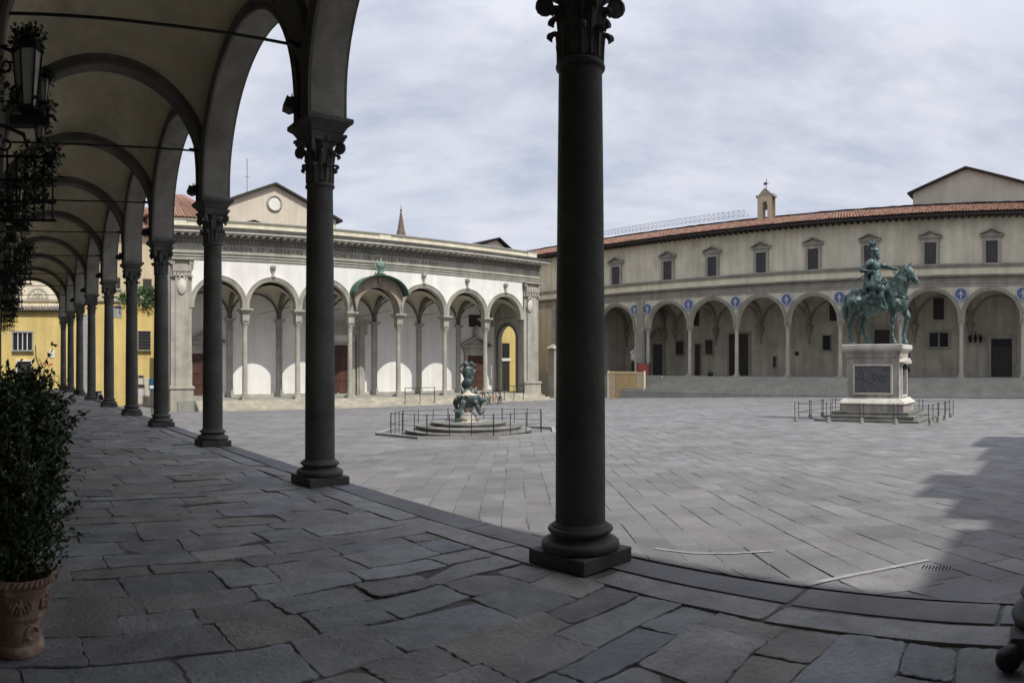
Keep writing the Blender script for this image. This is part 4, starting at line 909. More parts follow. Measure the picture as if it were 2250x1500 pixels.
m = MB(); q = PC(uc, zb + r + 0.3, -0.46); m.lathe([(0, -0.32), (0.05, -0.28), (0.07, -0.1), (0.1, 0.05), (0.13, 0.2), (0.08, 0.32), (0, 0.36)], (q[0], q[1], q[2] + 0.1), 8, False); m.build('coat_of_arms', 'church_dark', CH, smooth=50)

# ================================================================== BUILDINGS BEHIND AND AROUND
def tri_prism(m, pts, d):
    """closed solid between a front polygon (list of 3-D points) and the same polygon pushed by vector d"""
    n = len(pts); vs = [tuple(p) for p in pts] + [(p[0] + d[0], p[1] + d[1], p[2] + d[2]) for p in pts]
    m.add(vs, [tuple(range(n)), tuple(reversed(range(n, 2 * n)))] + [(i, n + i, n + (i + 1) % n, (i + 1) % n) for i in range(n)])
def gable_building(name, label, cat, xl, xa, xr, zl, za, zr, zb, Y, depth, over, wallm, roofm, thick=0.12):
    T = thing(name, (xa, Y, zb), label, cat)
    m = MB(); tri_prism(m, [(xl, Y, zb), (xr, Y, zb), (xr, Y, zr), (xa, Y, za), (xl, Y, zl)], (0, depth, 0)); m.build('wall', wallm, T)
    m = MB()
    for (x0, z0, x1, z1) in ((xl, zl, xa, za), (xa, za, xr, zr)):
        s = (z1 - z0) / (x1 - x0); e0 = over if x0 == xl else 0; e1 = over if x1 == xr else 0
        a = (x0 - e0, z0 - s * e0); b = (x1 + e1, z1 + s * e1)
        m.hexa([(a[0], Y - 0.35, a[1] + 0.003), (b[0], Y - 0.35, b[1] + 0.003), (a[0], Y + depth, a[1] + 0.003), (b[0], Y + depth, b[1] + 0.003), (a[0], Y - 0.35, a[1] + thick), (b[0], Y - 0.35, b[1] + thick), (a[0], Y + depth, a[1] + thick), (b[0], Y + depth, b[1] + thick)])
    m.build('roof', roofm, T); return T
# church nave with its blind oculus
a = at(603, 407, Y=48); b = at(738, 483, Y=48)
NV = gable_building('church_nave', 'cream church gable with a round blank oculus rising behind the portico', 'church', a[0] - (b[0] - a[0]), a[0], b[0], b[2], a[2], b[2], -1, 48, 20, 0.45, 'nave_cream', 'dark_wood', 0.16)
q = at(603, 447, Y=47.95); m = MB(); m.ring((q[0], 47.95, q[2]), 0.56, 0.09, 'y', 32, 6); m.build('oculus_frame', 'church_stone', NV, smooth=60)
m = MB(); m.lathe([(0, 0), (0.54, 0), (0.54, 0.04), (0, 0.04)], (0, 0, 0), 28, False); m.v = [(q[0] + x, q[1] - z + 0.03, q[2] + y) for x, y, z in m.v]; m.build('oculus', 'white_trim', NV)
# low gable showing over the parapet, right of the spire
a = at(1091, 527, Y=36); l = at(1045, 538, Y=36); r_ = at(1118, 547, Y=36)
gable_building('cloister_house', 'small white gable with a brown tiled roof peeping over the portico parapet', 'house', l[0], a[0], r_[0], l[2] - 0.1, a[2], r_[2] - 0.15, -1, 36, 8, 0.3, 'church_white', 'roof_tile', 0.14)
a = at(555, 486, Y=38); l = at(520, 494, Y=38); r_ = at(590, 496, Y=38)
gable_building('chapel_house', 'low tiled roof ridge in front of the cream church gable', 'house', l[0] - 0.6, a[0], r_[0], l[2] - 0.2, a[2] - 0.1, r_[2] - 0.2, -1, 38, 7, 0.25, 'nave_cream', 'roof_tile', 0.12)
# church side wing with its hipped tile roof left of the nave
T = thing('church_wing', (10, 40, -1), 'church side wing with a terracotta hipped roof left of the cream gable', 'building')
p0, p1 = at(362, 476, Y=41), at(452, 478, Y=41); zt = p0[2]
m = MB(); m.box(p0[0] - 1.0, p1[0] + 1.0, 41, 49, -1, zt); m.build('wall', 'cream_wall', T)
ap = at(380, 428, Y=46)
m = MB(); R = random.Random(5)
def hip(m, x0, x1, y0, y1, z, xr0, xr1, yr, zr):
    m.tint((1, 1, 1, 1)); vs = [(x0, y0, z), (x1, y0, z), (x1, y1, z), (x0, y1, z), (xr0, yr, zr), (xr1, yr, zr)]
    m.add(vs, [(0, 1, 5, 4), (1, 2, 5), (2, 3, 4, 5), (3, 0, 4), (3, 2, 1, 0)])
    n = int((x1 - x0) / 0.22)
    for i in range(n):                       # tile ridges running down the front slope
        x = x0 + (i + 0.5) * (x1 - x0) / n; t = (x - x0) / (x1 - x0); xt = xr0 + (xr1 - xr0) * t; k = R.uniform(0.7, 1.2); m.tint((k, k, k, 1)); m.tube([(x, y0 - 0.02, z + 0.02), ((x + xt) / 2, (y0 + yr) / 2, (z + zr) / 2 + 0.03), (xt, yr, zr + 0.02)], 0.055, 5)
hip(m, p0[0] - 1.3, p1[0] + 1.3, 40.6, 49.4, zt, ap[0] - 0.6, ap[0] + 0.8, 46, ap[2]); m.build('roof', 'roof_tile', T, smooth=30)
# spire
q = at(881, 466, Y=62); b0 = at(881, 523, Y=62)
T = thing('bell_tower', (q[0], 62, -1), 'slim brick bell tower spire with a ball and cross above the parapet', 'tower')
m = MB(); m.box(q[0] - 0.75, q[0] + 0.75, 61.25, 62.75, -1, b0[2] - 0.1); m.box(q[0] - 0.9, q[0] + 0.9, 61.1, 62.9, b0[2] - 0.35, b0[2] - 0.12); m.build('shaft', 'cream_wall', T)
m = MB(); m.tint((0.62, 0.8, 0.85, 1)); m.lathe([(0.66, b0[2] - 0.1), (0.36, b0[2] + 1.1), (0.09, q[2]), (0.0, q[2] + 0.15)], (q[0], 62, 0), 8); m.build('spire', 'roof_tile', T)
m = MB(); m.lathe([(0, 0), (0.1, 0.05), (0.13, 0.13), (0.1, 0.21), (0, 0.26)], (q[0], 62, q[2] + 0.08), 10, False); m.tube([(q[0], 62, q[2] + 0.3), (q[0], 62, q[2] + 0.75)], 0.03, 5); m.build('finial', 'iron_grey', T)
# aerial mast behind the gable
q0, q1 = at(543, 440, Y=56), at(543, 348, Y=56)
T = thing('aerial_mast', (q0[0], 56, 0), 'thin aerial mast standing alone against the sky left of the church gable', 'mast')
m = MB(); m.tube([(q0[0], 56, -1), (q0[0], 56, q1[2])], 0.03, 5); m.build('pole', 'iron_grey', T)
m = MB(); m.tube([(q0[0] - 0.25, 56, q1[2] - 1.6), (q0[0] + 0.25, 56, q1[2] - 1.6)], 0.015, 4); m.build('crossbar', 'iron_grey', T)
# ---- yellow street house across the end of the loggia
YH = 33.5
T = thing('yellow_house', (3, YH, -1), 'bright yellow street house with grey-framed windows seen between the arcade columns', 'house')
z1 = at(60, 684, Y=YH)[2]; z2 = at(300, 664, Y=YH)[2]; xm = at(150, 700, Y=YH)[0]; xe = 9.4
m = MB(); m.box(-6, xm, YH, YH + 5, -1.6, z1); m.box(xm, xe, YH, YH + 4.99, -1.6, z2); m.build('wall', 'yellow_wall', T)
m = MB(); m.tint((0.8, 1.25, 1.5, 1)); m.hexa([(-6, YH - 0.25, z1 + 0.06), (xm, YH - 0.25, z1 + 0.06), (-6, YH + 0.8, z1 + 0.27), (xm, YH + 0.8, z1 + 0.27), (-6, YH - 0.25, z1 + 0.10), (xm, YH - 0.25, z1 + 0.10), (-6, YH + 0.8, z1 + 0.31), (xm, YH + 0.8, z1 + 0.31)])
for i in range(60): x = -6 + i * 0.16; k = random.uniform(0.7, 1.2); m.tint((0.8 * k, 1.25 * k, 1.5 * k, 1)); m.tube([(x, YH - 0.27, z1 + 0.12), (x, YH + 0.8, z1 + 0.33)], 0.05, 5) if x < xm else None
m.build('roof_edge', 'roof_tile', T)
m = MB(); m.box(-6, xm, YH - 0.2, YH, z1 - 0.02, z1 + 0.06); m.build('eave', 'twig', T)
m = MB(); m.box(xm, xe, YH - 0.1, YH + 0.2, z2, z2 + 0.07); m.build('coping', 'grey_trim', T)
def yh_win(x0, x1, y0, y1, frame=0.0, bars=0, pane='glass_dark', sill=True, name='window', bm='white_trim'):
    a, b = at(x0, y1, Y=YH), at(x1, y0, Y=YH); m = MB(); m.box(a[0], b[0], YH - 0.012, YH + 0.03, a[2], b[2]); o = m.build(name, pane, T)
    if frame:
        m = MB(); f = frame; m.box(a[0] - f, a[0], YH - 0.07, YH, a[2], b[2]); m.box(b[0], b[0] + f, YH - 0.07, YH, a[2], b[2]); m.box(a[0] - f * 1.2, b[0] + f * 1.2, YH - 0.09, YH, b[2], b[2] + f * 1.5)
        if sill: m.box(a[0] - f * 1.4, b[0] + f * 1.4, YH - 0.16, YH, a[2] - f * 1.1, a[2])
        m.build('frame', bm, o)
    if bars:
        m = MB()
        for i in range(bars): x = a[0] + (b[0] - a[0]) * (i + 1) / (bars + 1); m.box(x - 0.022, x + 0.022, YH - 0.05, YH - 0.013, a[2], b[2])
        m.build('glazing_bar', 'white_trim', o)
    return o
yh_win(29, 70, 731, 769, 0.06, 3, bm='grey_trim')
yh_win(38, 68, 794, 868, 0.05, 0, 'dark_wood', False, 'door', 'white_trim')
o = yh_win(303, 330, 728, 769, 0.03, 0, 'glass_dark', True, 'window', 'cream_wall')
m = MB(); a, b = at(303, 769, Y=YH), at(330, 728, Y=YH)
for i in range(9): t = i / 8; m.tube([(a[0] + (b[0] - a[0]) * t, YH - 0.04, a[2]), (a[0] + (b[0] - a[0]) * t, YH - 0.04, b[2])], 0.012, 4)
for i in range(7): t = i / 6; m.tube([(a[0], YH - 0.05, a[2] + (b[2] - a[2]) * t), (b[0], YH - 0.05, a[2] + (b[2] - a[2]) * t)], 0.012, 4)
m.build('grille', 'iron_grey', o)
yh_win(250, 266, 673, 698, 0.02, 0, 'grey_trim', False, 'vent', 'grey_trim')
m = MB(); a, b = at(186, 862, Y=YH), at(194, 690, Y=YH); m.box(a[0] - 0.12, b[0] + 0.1, YH - 0.12, YH, -1.5, b[2]); m.build('stone_pier', 'grey_trim', T)
yh_win(179, 187, 798, 862, 0.0, 0, 'wood_door', False, 'door')
m = MB(); a, b = at(300, 884, Y=YH), at(340, 830, Y=YH); m.box(a[0], b[0], YH - 0.02, YH + 0.01, -1.5, b[2]); m.build('whitewash_panel', 'pale_wall', T)
yh_win(304, 314, 826, 843, 0.04, 0, 'wood_door', True, 'door_light', 'grey_trim'); yh_win(303, 316, 848, 884, 0.03, 0, 'shutter', False, 'door', 'grey_trim')
m = MB(); a, b = at(304, 870, Y=YH), at(312, 856, Y=YH); m.box(a[0], b[0], YH - 0.03, YH - 0.0125, a[2], b[2]); m.build('poster', 'poster', T)
m = MB(); a, b = at(109, 786, Y=YH), at(120, 768, Y=YH); m.box(a[0], b[0], YH - 0.03, YH, a[2], b[2]); m.build('notice', 'white_trim', T)
m = MB(); q = at(105, 801, Y=YH)                 # sprayed scrawl on the yellow wall
m.tube([(q[0] - 0.22, YH - 0.006, q[2] + 0.05), (q[0] - 0.08, YH - 0.006, q[2] + 0.12), (q[0] - 0.14, YH - 0.006, q[2] - 0.09), (q[0] + 0.0, YH - 0.006, q[2] + 0.1), (q[0] + 0.04, YH - 0.006, q[2] - 0.1), (q[0] + 0.1, YH - 0.006, q[2] + 0.08), (q[0] + 0.14, YH - 0.006, q[2] - 0.02), (q[0] + 0.24, YH - 0.006, q[2] + 0.06)], 0.028, 5); m.build('graffiti', 'graffiti_red', T)
m = MB(); pts = [at(78, 758, Y=YH - 0.05), at(79, 782, Y=YH - 0.05), at(84, 796, Y=YH - 0.05), at(87, 812, Y=YH - 0.05)]; m.tube(pts, 0.02, 5); m.build('cable', 'iron_grey', T)
# ---- pale building with the arched fanlight beyond the yellow house
T = thing('pale_hall', (2, 38.5, -1), 'pale building with an arched tracery window seen through the far loggia arch', 'building')
m = MB(); m.box(-8, 5.2, 38.6, 46, -1, 7.0); m.build('wall', 'pale_wall', T)
m = MB(); a = at(40, 661, Y=38.5); m.box(-8, 5.2, 38.5, 38.6, a[2], a[2] + 0.1); m.build('string_course', 'grey_trim', T)
q = at(83, 654, Y=38.5); m = MB()
P_ = PY(38.55)
m.arch(P_, q[0], q[2] - 0.02, [(0.50, -0.05), (0.58, -0.05), (0.58, 0.04), (0.50, 0.04)], n=20); m.arch(P_, q[0], q[2] - 0.02, [(0.26, -0.04), (0.30, -0.04), (0.30, 0.04), (0.26, 0.04)], n=16)
for t in (0.32, 0.5, 0.68): m.tube([(q[0] - 0.06 * cos(PI * t), 38.52, q[2]), (q[0] - 0.54 * cos(PI * t), 38.52, q[2] + 0.54 * sin(PI * t))], 0.022, 5)
m.pbox(P_, q[0] - 0.62, q[0] + 0.62, q[2] - 0.08, q[2] - 0.02, -0.07, 0.04); w = m.build('fanlight', 'grey_trim', T)
m = MB(); m.prism([(q[0] - 0.5 * cos(PI * i / 16), q[2] + 0.5 * sin(PI * i / 16)) for i in range(17)], P_, -0.012, 0.03); m.build('pane', 'pale_wall', w)
# ---- tall cream house with a tiled hip roof above the yellow wall
YC = 41.0
T = thing('cream_house', (8, YC, -1), 'tall cream house with dark windows and a tiled roof above the yellow wall', 'house')
e = at(320, 506, Y=YC); m = MB(); m.box(5.3, 12.4, YC, YC + 8, -1, e[2]); m.build('wall', 'cream_wall', T)
m = MB(); hip(m, 4.7, 13.0, YC - 0.6, YC + 8.6, e[2], 7.5, 10.5, YC + 4, e[2] + 2.3); m.build('roof', 'roof_tile', T, smooth=30)
m = MB(); m.box(4.75, 12.95, YC - 0.55, YC, e[2] - 0.12, e[2] - 0.002); m.build('eave', 'dark_wood', T)
for x0, x1, y0, y1 in ((314, 333, 613, 640), (256, 264, 610, 634), (303, 309, 545, 590), (222, 229, 560, 590)):
    a, b = at(x0, y1, Y=YC), at(x1, y0, Y=YC); m = MB(); m.box(a[0], b[0], YC - 0.03, YC + 0.01, a[2], b[2]); w = m.build('window', 'dark_wood', T)
    m = MB(); m.box(a[0] - 0.08, b[0] + 0.08, YC - 0.1, YC, a[2] - 0.1, a[2]); m.build('sill', 'grey_trim', w)
# ---- gabled block right, behind the hospital roof
T = thing('gabled_block', (40, 3, 0), 'weathered cream gable with dark eaves rising behind the hospital roof at the right edge', 'building')
XG = 38.0; A_ = at(2123, 371, X=XG); Lf = at(2006, 424, X=XG); sl = (A_[2] - Lf[2]) / (A_[1] - Lf[1])
yr = A_[1] - 6.2; zr = A_[2] + sl * (yr - A_[1]) * -1 * -1 if False else A_[2] - abs(sl) * 6.2 * 0.72
m = MB(); tri_prism(m, [(XG, Lf[1], 2), (XG, yr, 2), (XG, yr, zr), (XG, A_[1], A_[2]), (XG, Lf[1], Lf[2])], (10, 0, 0)); m.build('wall', 'nave_cream', T)
m = MB()
for (y0, z0, y1, z1, e0, e1) in ((Lf[1], Lf[2], A_[1], A_[2], 0.28, 0), (A_[1], A_[2], yr, zr, 0, 0.3)):
    s = (z1 - z0) / (y1 - y0); d = 1 if y1 > y0 else -1; ya, yb = y0 - d * e0, y1 + d * e1; za, zb = z0 - d * e0 * s, z1 + d * e1 * s
    m.hexa([(XG - 0.25, ya, za), (XG + 10, ya, za), (XG - 0.25, yb, zb), (XG + 10, yb, zb), (XG - 0.25, ya, za + 0.1), (XG + 10, ya, za + 0.1), (XG - 0.25, yb, zb + 0.1), (XG + 10, yb, zb + 0.1)])
m.build('roof', 'dark_wood', T)
# ---- bell gable on the hospital roof
XB = 35.0; c = at(1684, 486, X=XB); t_ = at(1684, 414, X=XB); s0 = at(1684, 432, X=XB); hwb = 0.47
T = thing('bell_gable', (XB, c[1], c[2]), 'small pointed bell gable with a bell and weather vane on the hospital roof', 'bell gable')
m = MB(); P_ = lambda u, v, d: (XB + d, c[1] + u, v); zl, zs = c[2] - 0.8, s0[2]; za = at(1684, 441, X=XB)[2] - 0.22
m.arcade(P_, -hwb, hwb, 0.15, zl + 0.9, za, zs, -0.2, 0.2, n=14); m.pbox(P_, -hwb, hwb, zl, zl + 0.9, -0.2, 0.2)
m.build('wall', 'cream_wall', T)
m = MB(); m.prism([(-hwb - 0.02, zs), (hwb + 0.02, zs), (0.12, t_[2] - 0.1), (0, t_[2]), (-0.12, t_[2] - 0.1)], P_, -0.21, 0.21)
for s_ in (-1, 1): m.pbox(P_, s_ * hwb - 0.08, s_ * hwb + 0.08, zs - 0.06, zs + 0.07, -0.26, 0.26)
m.build('gable_cap', 'hospital_stone', T)
m = MB(); m.lathe([(0.14, 0), (0.12, 0.05), (0.09, 0.15), (0.07, 0.27), (0.03, 0.32), (0.03, 0.4)], (XB, c[1], za - 0.28), 12); m.build('bell', 'bronze_dark', T, smooth=50)
m = MB(); m.tube([(XB, c[1], t_[2] - 0.05), (XB, c[1], t_[2] + 0.55)], 0.02, 5); m.pbox(P_, -0.02, 0.17, t_[2] + 0.2, t_[2] + 0.36, -0.01, 0.01); m.pbox(P_, -0.13, 0.0, t_[2] + 0.25, t_[2] + 0.3, -0.01, 0.01); m.build('weather_vane', 'iron_grey', T)
# ---- tower crane jib far behind
e0, e1 = at(1325, 517, r=95), at(1641, 473, r=75); mast = Vector(e0) + (Vector(e0) - Vector(e1)) * 0.12
T = thing('tower_crane', (mast.x, mast.y, -1), 'pale lattice jib of a tower crane far behind the hospital roof', 'crane')
m = MB(); A0, A1 = Vector(e0), Vector(e1); n = 34; dpt = (A1 - A0).normalized(); side = Vector((dpt.y, -dpt.x, 0)).normalized() * 0.35
for i in range(n):
    p, q = A0 + (A1 - A0) * (i / n), A0 + (A1 - A0) * ((i + 1) / n); up = Vector((0, 0, 0.62)); md = (p + q) / 2 + up; mq = md + (q - p)
    for a, b in ((p + side, q + side), (p - side, q - side), (p + side, md), (md, q + side), (p - side, md), (md, q - side)): m.tube([tuple(a), tuple(b)], 0.022, 4)
    if i < n - 1: m.tube([tuple(md), tuple(mq)], 0.026, 4)
m.build('jib', 'crane_grey', T)
m = MB(); m.box(mast.x - 0.45, mast.x + 0.45, mast.y - 0.45, mast.y + 0.45, -1, mast.z + 1.2); m.build('mast', 'crane_grey', T)
# ---- row of palaces behind the camera: their roofline throws the shadow at the right
T = thing('palace', (9, -12, -0.1), 'long stone palace closing the near side of the square, its roofline shading the paving', 'building')
cot = 1 / math.tan(SUN_EL); YF = -6.2
m = MB(); m.box(2.775, 12.15, -16, YF, -1.4, 7.0); m.build('wall', 'hospital_plaster', T)
m = MB()
for x0, x1, ysh in ((2.775, 4.28, 0.72), (4.28, 4.62, 0.58), (4.62, 5.5, 0.95), (5.5, 6.3, 1.36), (6.3, 7.05, 1.5), (7.05, 8.4, 1.08), (8.4, 10.2, 1.28), (10.2, 12.15, 1.62)):
    h = (ysh - (YF - 0.0)) / cot + ground((x0 + min(x1, 16)) / 2, 1.0); m.box(x0, x1 - 0.002, -14, YF + 0.002, 7.0, h)
m.build('attic', 'hospital_plaster', T)
for i in range(3):
    for z in (1.0, 4.2): m = MB(); m.box(4 + i * 3, 5.1 + i * 3, YF, YF + 0.03, z, z + 1.7); m.build('window', 'shutter', T)

# ================================================================== EQUESTRIAN STATUE
SX, SY = 16.2, 4.80; SZ = ground(SX, SY)
ST = thing('equestrian_statue', (SX, SY, SZ), 'green bronze horseman on a tall pale marble pedestal', 'statue')
rS = math.hypot(SX, SY)
def zs_(y): return 1 + (803 - y) / 1500 * rS
HZ = zs_(757.5)
L2, W2 = 0.66, 0.40                      # half length (Y) and half width (X) of the die
m = MB()
for k, e in enumerate((0.62, 0.46, 0.30)): m.box(SX - W2 - e, SX + W2 + e, SY - L2 - e, SY + L2 + e, SZ - 0.2, SZ + 0.085 * (k + 1) - 0.02)
m.build('step', 'fountain_stone', ST)
z0, z1, z2, z3 = SZ + 0.2, zs_(886), zs_(873), zs_(787)
m = MB(); m.box(SX - W2 - 0.14, SX + W2 + 0.14, SY - L2 - 0.14, SY + L2 + 0.14, z0, z1); m.build('plinth', 'marble', ST, bevel=0.008)
m = MB(); m.sqlathe([(1, z1), (1.02, z1 + 0.02), (1.0, z1 + 0.05), (0.86, z2)], (SX, SY, 0), W2 + 0.16, L2 + 0.16)
m.v = [v for v in m.v]; m.build('base_moulding', 'marble_edge', ST)
m = MB(); m.box(SX - W2, SX + W2, SY - L2, SY + L2, z2 - 0.01, z3); m.build('die', 'marble', ST, bevel=0.008)
m = MB()
def rect_prof(prof, hx, hy):
    vs = []; fs = []
    for e, z in prof: vs += [(SX - hx - e, SY - hy - e, z), (SX + hx + e, SY - hy - e, z), (SX + hx + e, SY + hy + e, z), (SX - hx - e, SY + hy + e, z)]
    for k in range(len(prof) - 1):
        for i in range(4): j = (i + 1) % 4; fs.append((k * 4 + i, k * 4 + j, k * 4 + 4 + j, k * 4 + 4 + i))
    n = (len(prof) - 1) * 4; fs += [(3, 2, 1, 0), (n, n + 1, n + 2, n + 3)]; return vs, fs
m.add(*rect_prof([(0.0, z3), (0.015, z3 + 0.01), (0.02, z3 + 0.05), (0.02, z3 + 0.10), (0.04, z3 + 0.14), (0.05, z3 + 0.17)], W2, L2)); m.build('frieze_moulding', 'marble', ST)
m = MB(); m.add(*rect_prof([(0.05, z3 + 0.17), (0.085, z3 + 0.20), (0.105, z3 + 0.23), (0.105, HZ - 0.012), (0.09, HZ)], W2, L2)); m.build('cornice', 'marble_edge', ST)
def plaque(side):
    a, b = zs_(861), zs_(804)
    if side == 'x':
        m = MB(); m.box(SX - W2 - 0.012, SX - W2 + 0.02, SY - 0.45, SY + 0.45, a, b); o = m.build('plaque', 'plaque', ST); f = MB()
        for q in ((SY - 0.5, SY - 0.45, a - 0.05, b + 0.05), (SY + 0.45, SY + 0.5, a - 0.05, b + 0.05), (SY - 0.45, SY + 0.45, a - 0.05, a), (SY - 0.45, SY + 0.45, b, b + 0.05)): f.box(SX - W2 - 0.03, SX - W2 + 0.01, *q)
        f.build('frame', 'marble_edge', o)
    else:
        a, b = zs_(866), zs_(803); m = MB(); m.box(SX - 0.22, SX + 0.22, SY - L2 - 0.012, SY - L2 + 0.02, a, b); o = m.build('plaque', 'plaque', ST); f = MB()
        for q in ((SX - 0.28, SX - 0.22, a - 0.05, b + 0.05), (SX + 0.22, SX + 0.28, a - 0.05, b + 0.05), (SX - 0.22, SX + 0.22, a - 0.05, a), (SX - 0.22, SX + 0.22, b, b + 0.05)): f.box(q[0], q[1], SY - L2 - 0.035, SY - L2 + 0.01, q[2], q[3])
        f.box(SX - 0.36, SX + 0.36, SY - L2 - 0.12, SY - L2, b + 0.05, b + 0.09); f.prism([(-0.38, b + 0.09), (0.38, b + 0.09), (0.12, b + 0.19), (-0.12, b + 0.19)], lambda u, v, d: (SX + u, SY - L2 + d, v), -0.13, 0.0); f.build('frame', 'marble_edge', o)
        g = MB(); g.lathe([(0, -0.1), (0.08, -0.05), (0.1, 0.02), (0.05, 0.1), (0, 0.12)], (SX, SY - L2 - 0.06, b - 0.02), 8, False); g.build('mask', 'bronze_dark', o, smooth=50)
plaque('x'); plaque('y')
# horse: a = forward (towards -Y), v = up from the hooves, w = towards the viewer (-X)
def hp(a, v, w=0.0): return (SX - w, SY - a, HZ + v)
def C(a, b, ra, rb, *k): return ('c', hp(*a), hp(*b), ra, rb, *k)
def E_(c, r): return ('e', hp(*c), r)
horse = [
    E_((-0.50, 1.10, 0), (0.285, 0.30, 0.31)), E_((-0.12, 1.02, 0), (0.29, 0.46, 0.285)), E_((0.40, 1.10, 0), (0.255, 0.34, 0.31)), E_((0.60, 1.02, 0), (0.21, 0.19, 0.23)),
    C((-0.5, 1.22, 0.09), (-0.55, 1.12, 0.1), 0.2, 0.2), C((-0.5, 1.22, -0.09), (-0.55, 1.12, -0.1), 0.2, 0.2), C((0.15, 1.2, 0), (-0.35, 1.22, 0), 0.17, 0.18),
    C((0.46, 1.22, 0), (0.62, 1.52, 0), 0.26, 0.19), C((0.62, 1.52, 0), (0.74, 1.78, 0), 0.18, 0.115), C((0.50, 1.5, 0), (0.70, 1.86, 0), 0.10, 0.06),       # neck and crest
    C((0.76, 1.83, 0), (0.84, 1.74, 0), 0.105, 0.11), C((0.84, 1.77, 0), (0.99, 1.53, 0), 0.10, 0.066), C((0.80, 1.70, 0.03), (0.88, 1.64, 0.03), 0.085, 0.06), C((0.80, 1.70, -0.03), (0.88, 1.64, -0.03), 0.085, 0.06),
    E_((0.985, 1.55, 0), (0.058, 0.055, 0.05)), C((0.92, 1.56, 0), (0.955, 1.51, 0), 0.036, 0.03),
    C((0.815, 1.90, 0.05), (0.85, 2.01, 0.06), 0.028, 0.008, 0.015), C((0.815, 1.90, -0.05), (0.86, 2.00, -0.06), 0.028, 0.008, 0.015),
    C((0.865, 1.765, 0.085), (0.885, 1.75, 0.085), 0.022, 0.02, 0.01), C((1.02, 1.575, 0.04), (1.025, 1.57, 0.04), 0.016, 0.014, 0.01),
    # near foreleg (straight), far foreleg (knee lifted)
    C((0.50, 1.0, 0.17), (0.45, 0.80, 0.17), 0.145, 0.095), C((0.45, 0.80, 0.17), (0.43, 0.56, 0.16), 0.082, 0.066), C((0.43, 0.57, 0.16), (0.41, 0.24, 0.16), 0.058, 0.044), C((0.41, 0.22, 0.16), (0.45, 0.10, 0.16), 0.056, 0.05), C((0.45, 0.09, 0.16), (0.465, 0.035, 0.16), 0.062, 0.082),
    C((0.56, 0.98, -0.17), (0.70, 0.74, -0.17), 0.14, 0.088), C((0.70, 0.74, -0.17), (0.735, 0.70, -0.17), 0.08, 0.075), C((0.72, 0.69, -0.17), (0.64, 0.30, -0.16), 0.062, 0.046), C((0.635, 0.25, -0.16), (0.65, 0.10, -0.16), 0.056, 0.05), C((0.655, 0.09, -0.16), (0.67, 0.035, -0.16), 0.062, 0.08),
    # hind legs: thigh, hock, cannon, hoof
    C((-0.52, 1.02, 0.18), (-0.46, 0.86, 0.19), 0.21, 0.15), C((-0.46, 0.86, 0.19), (-0.65, 0.52, 0.18), 0.125, 0.066), C((-0.65, 0.53, 0.18), (-0.665, 0.46, 0.18), 0.07, 0.062), C((-0.66, 0.48, 0.18), (-0.655, 0.2, 0.17), 0.056, 0.046), C((-0.655, 0.19, 0.17), (-0.62, 0.09, 0.17), 0.054, 0.05), C((-0.615, 0.08, 0.17), (-0.60, 0.03, 0.17), 0.062, 0.08),
    C((-0.44, 1.0, -0.18), (-0.34, 0.84, -0.19), 0.2, 0.145), C((-0.34, 0.84, -0.19), (-0.45, 0.45, -0.18), 0.12, 0.066), C((-0.45, 0.46, -0.18), (-0.46, 0.40, -0.18), 0.07, 0.062), C((-0.455, 0.42, -0.18), (-0.36, 0.2, -0.17), 0.056, 0.046), C((-0.355, 0.19, -0.17), (-0.31, 0.09, -0.17), 0.054, 0.05), C((-0.305, 0.08, -0.17), (-0.29, 0.03, -0.17), 0.062, 0.08),
]
v, f = surfnet(horse, 0.0155, 0.036); m = MB(); m.add(v, f); m.build('horse', 'bronze', ST, smooth=70)
v, f = surfnet([C((-0.70, 1.27, 0), (-0.80, 1.18, 0), 0.06, 0.075), C((-0.80, 1.18, 0), (-0.845, 0.95, 0.02), 0.08, 0.085), C((-0.845, 0.95, 0.02), (-0.83, 0.72, 0), 0.085, 0.07), C((-0.83, 0.72, 0), (-0.80, 0.56, -0.01), 0.07, 0.02)], 0.02, 0.03); m = MB(); m.add(v, f); m.build('tail', 'bronze', ST, smooth=70)
mane = []
for i in range(9):
    t = i / 8; a0, v0 = 0.38 + 0.36 * t, 1.50 + 0.40 * t
    mane += [C((a0 - 0.02, v0 + 0.03, 0.05), (a0 + 0.0, v0 - 0.10, 0.13), 0.04, 0.018, 0.02), C((a0 - 0.03, v0 + 0.04, -0.02), (a0 - 0.05, v0 - 0.02, 0.06), 0.04, 0.025, 0.02)]
v, f = surfnet(mane, 0.016, 0.02); m = MB(); m.add(v, f); m.build('mane', 'bronze', ST, smooth=70)
m = MB()
for s_ in (1, -1):
    m.tube([hp(0.93, 1.55, 0.06 * s_), hp(0.80, 1.5, 0.14 * s_), hp(0.55, 1.62, 0.2 * s_), hp(0.40, 1.80, 0.10 * s_)], 0.012, 5); m.tube([hp(0.93, 1.56, 0.06 * s_), hp(0.86, 1.68, 0.1 * s_), hp(0.80, 1.86, 0.08 * s_)], 0.012, 5); m.tube([hp(0.96, 1.60, 0.06 * s_), hp(0.89, 1.58, 0.09 * s_), hp(0.84, 1.60, 0.1 * s_)], 0.012, 5)
m.tube([hp(0.62, 1.30, 0.28), hp(0.78, 1.14, 0.12), hp(0.80, 1.12, -0.1), hp(0.62, 1.30, -0.28)], 0.02, 5); m.build('bridle', 'bronze_dark', ST, smooth=60)
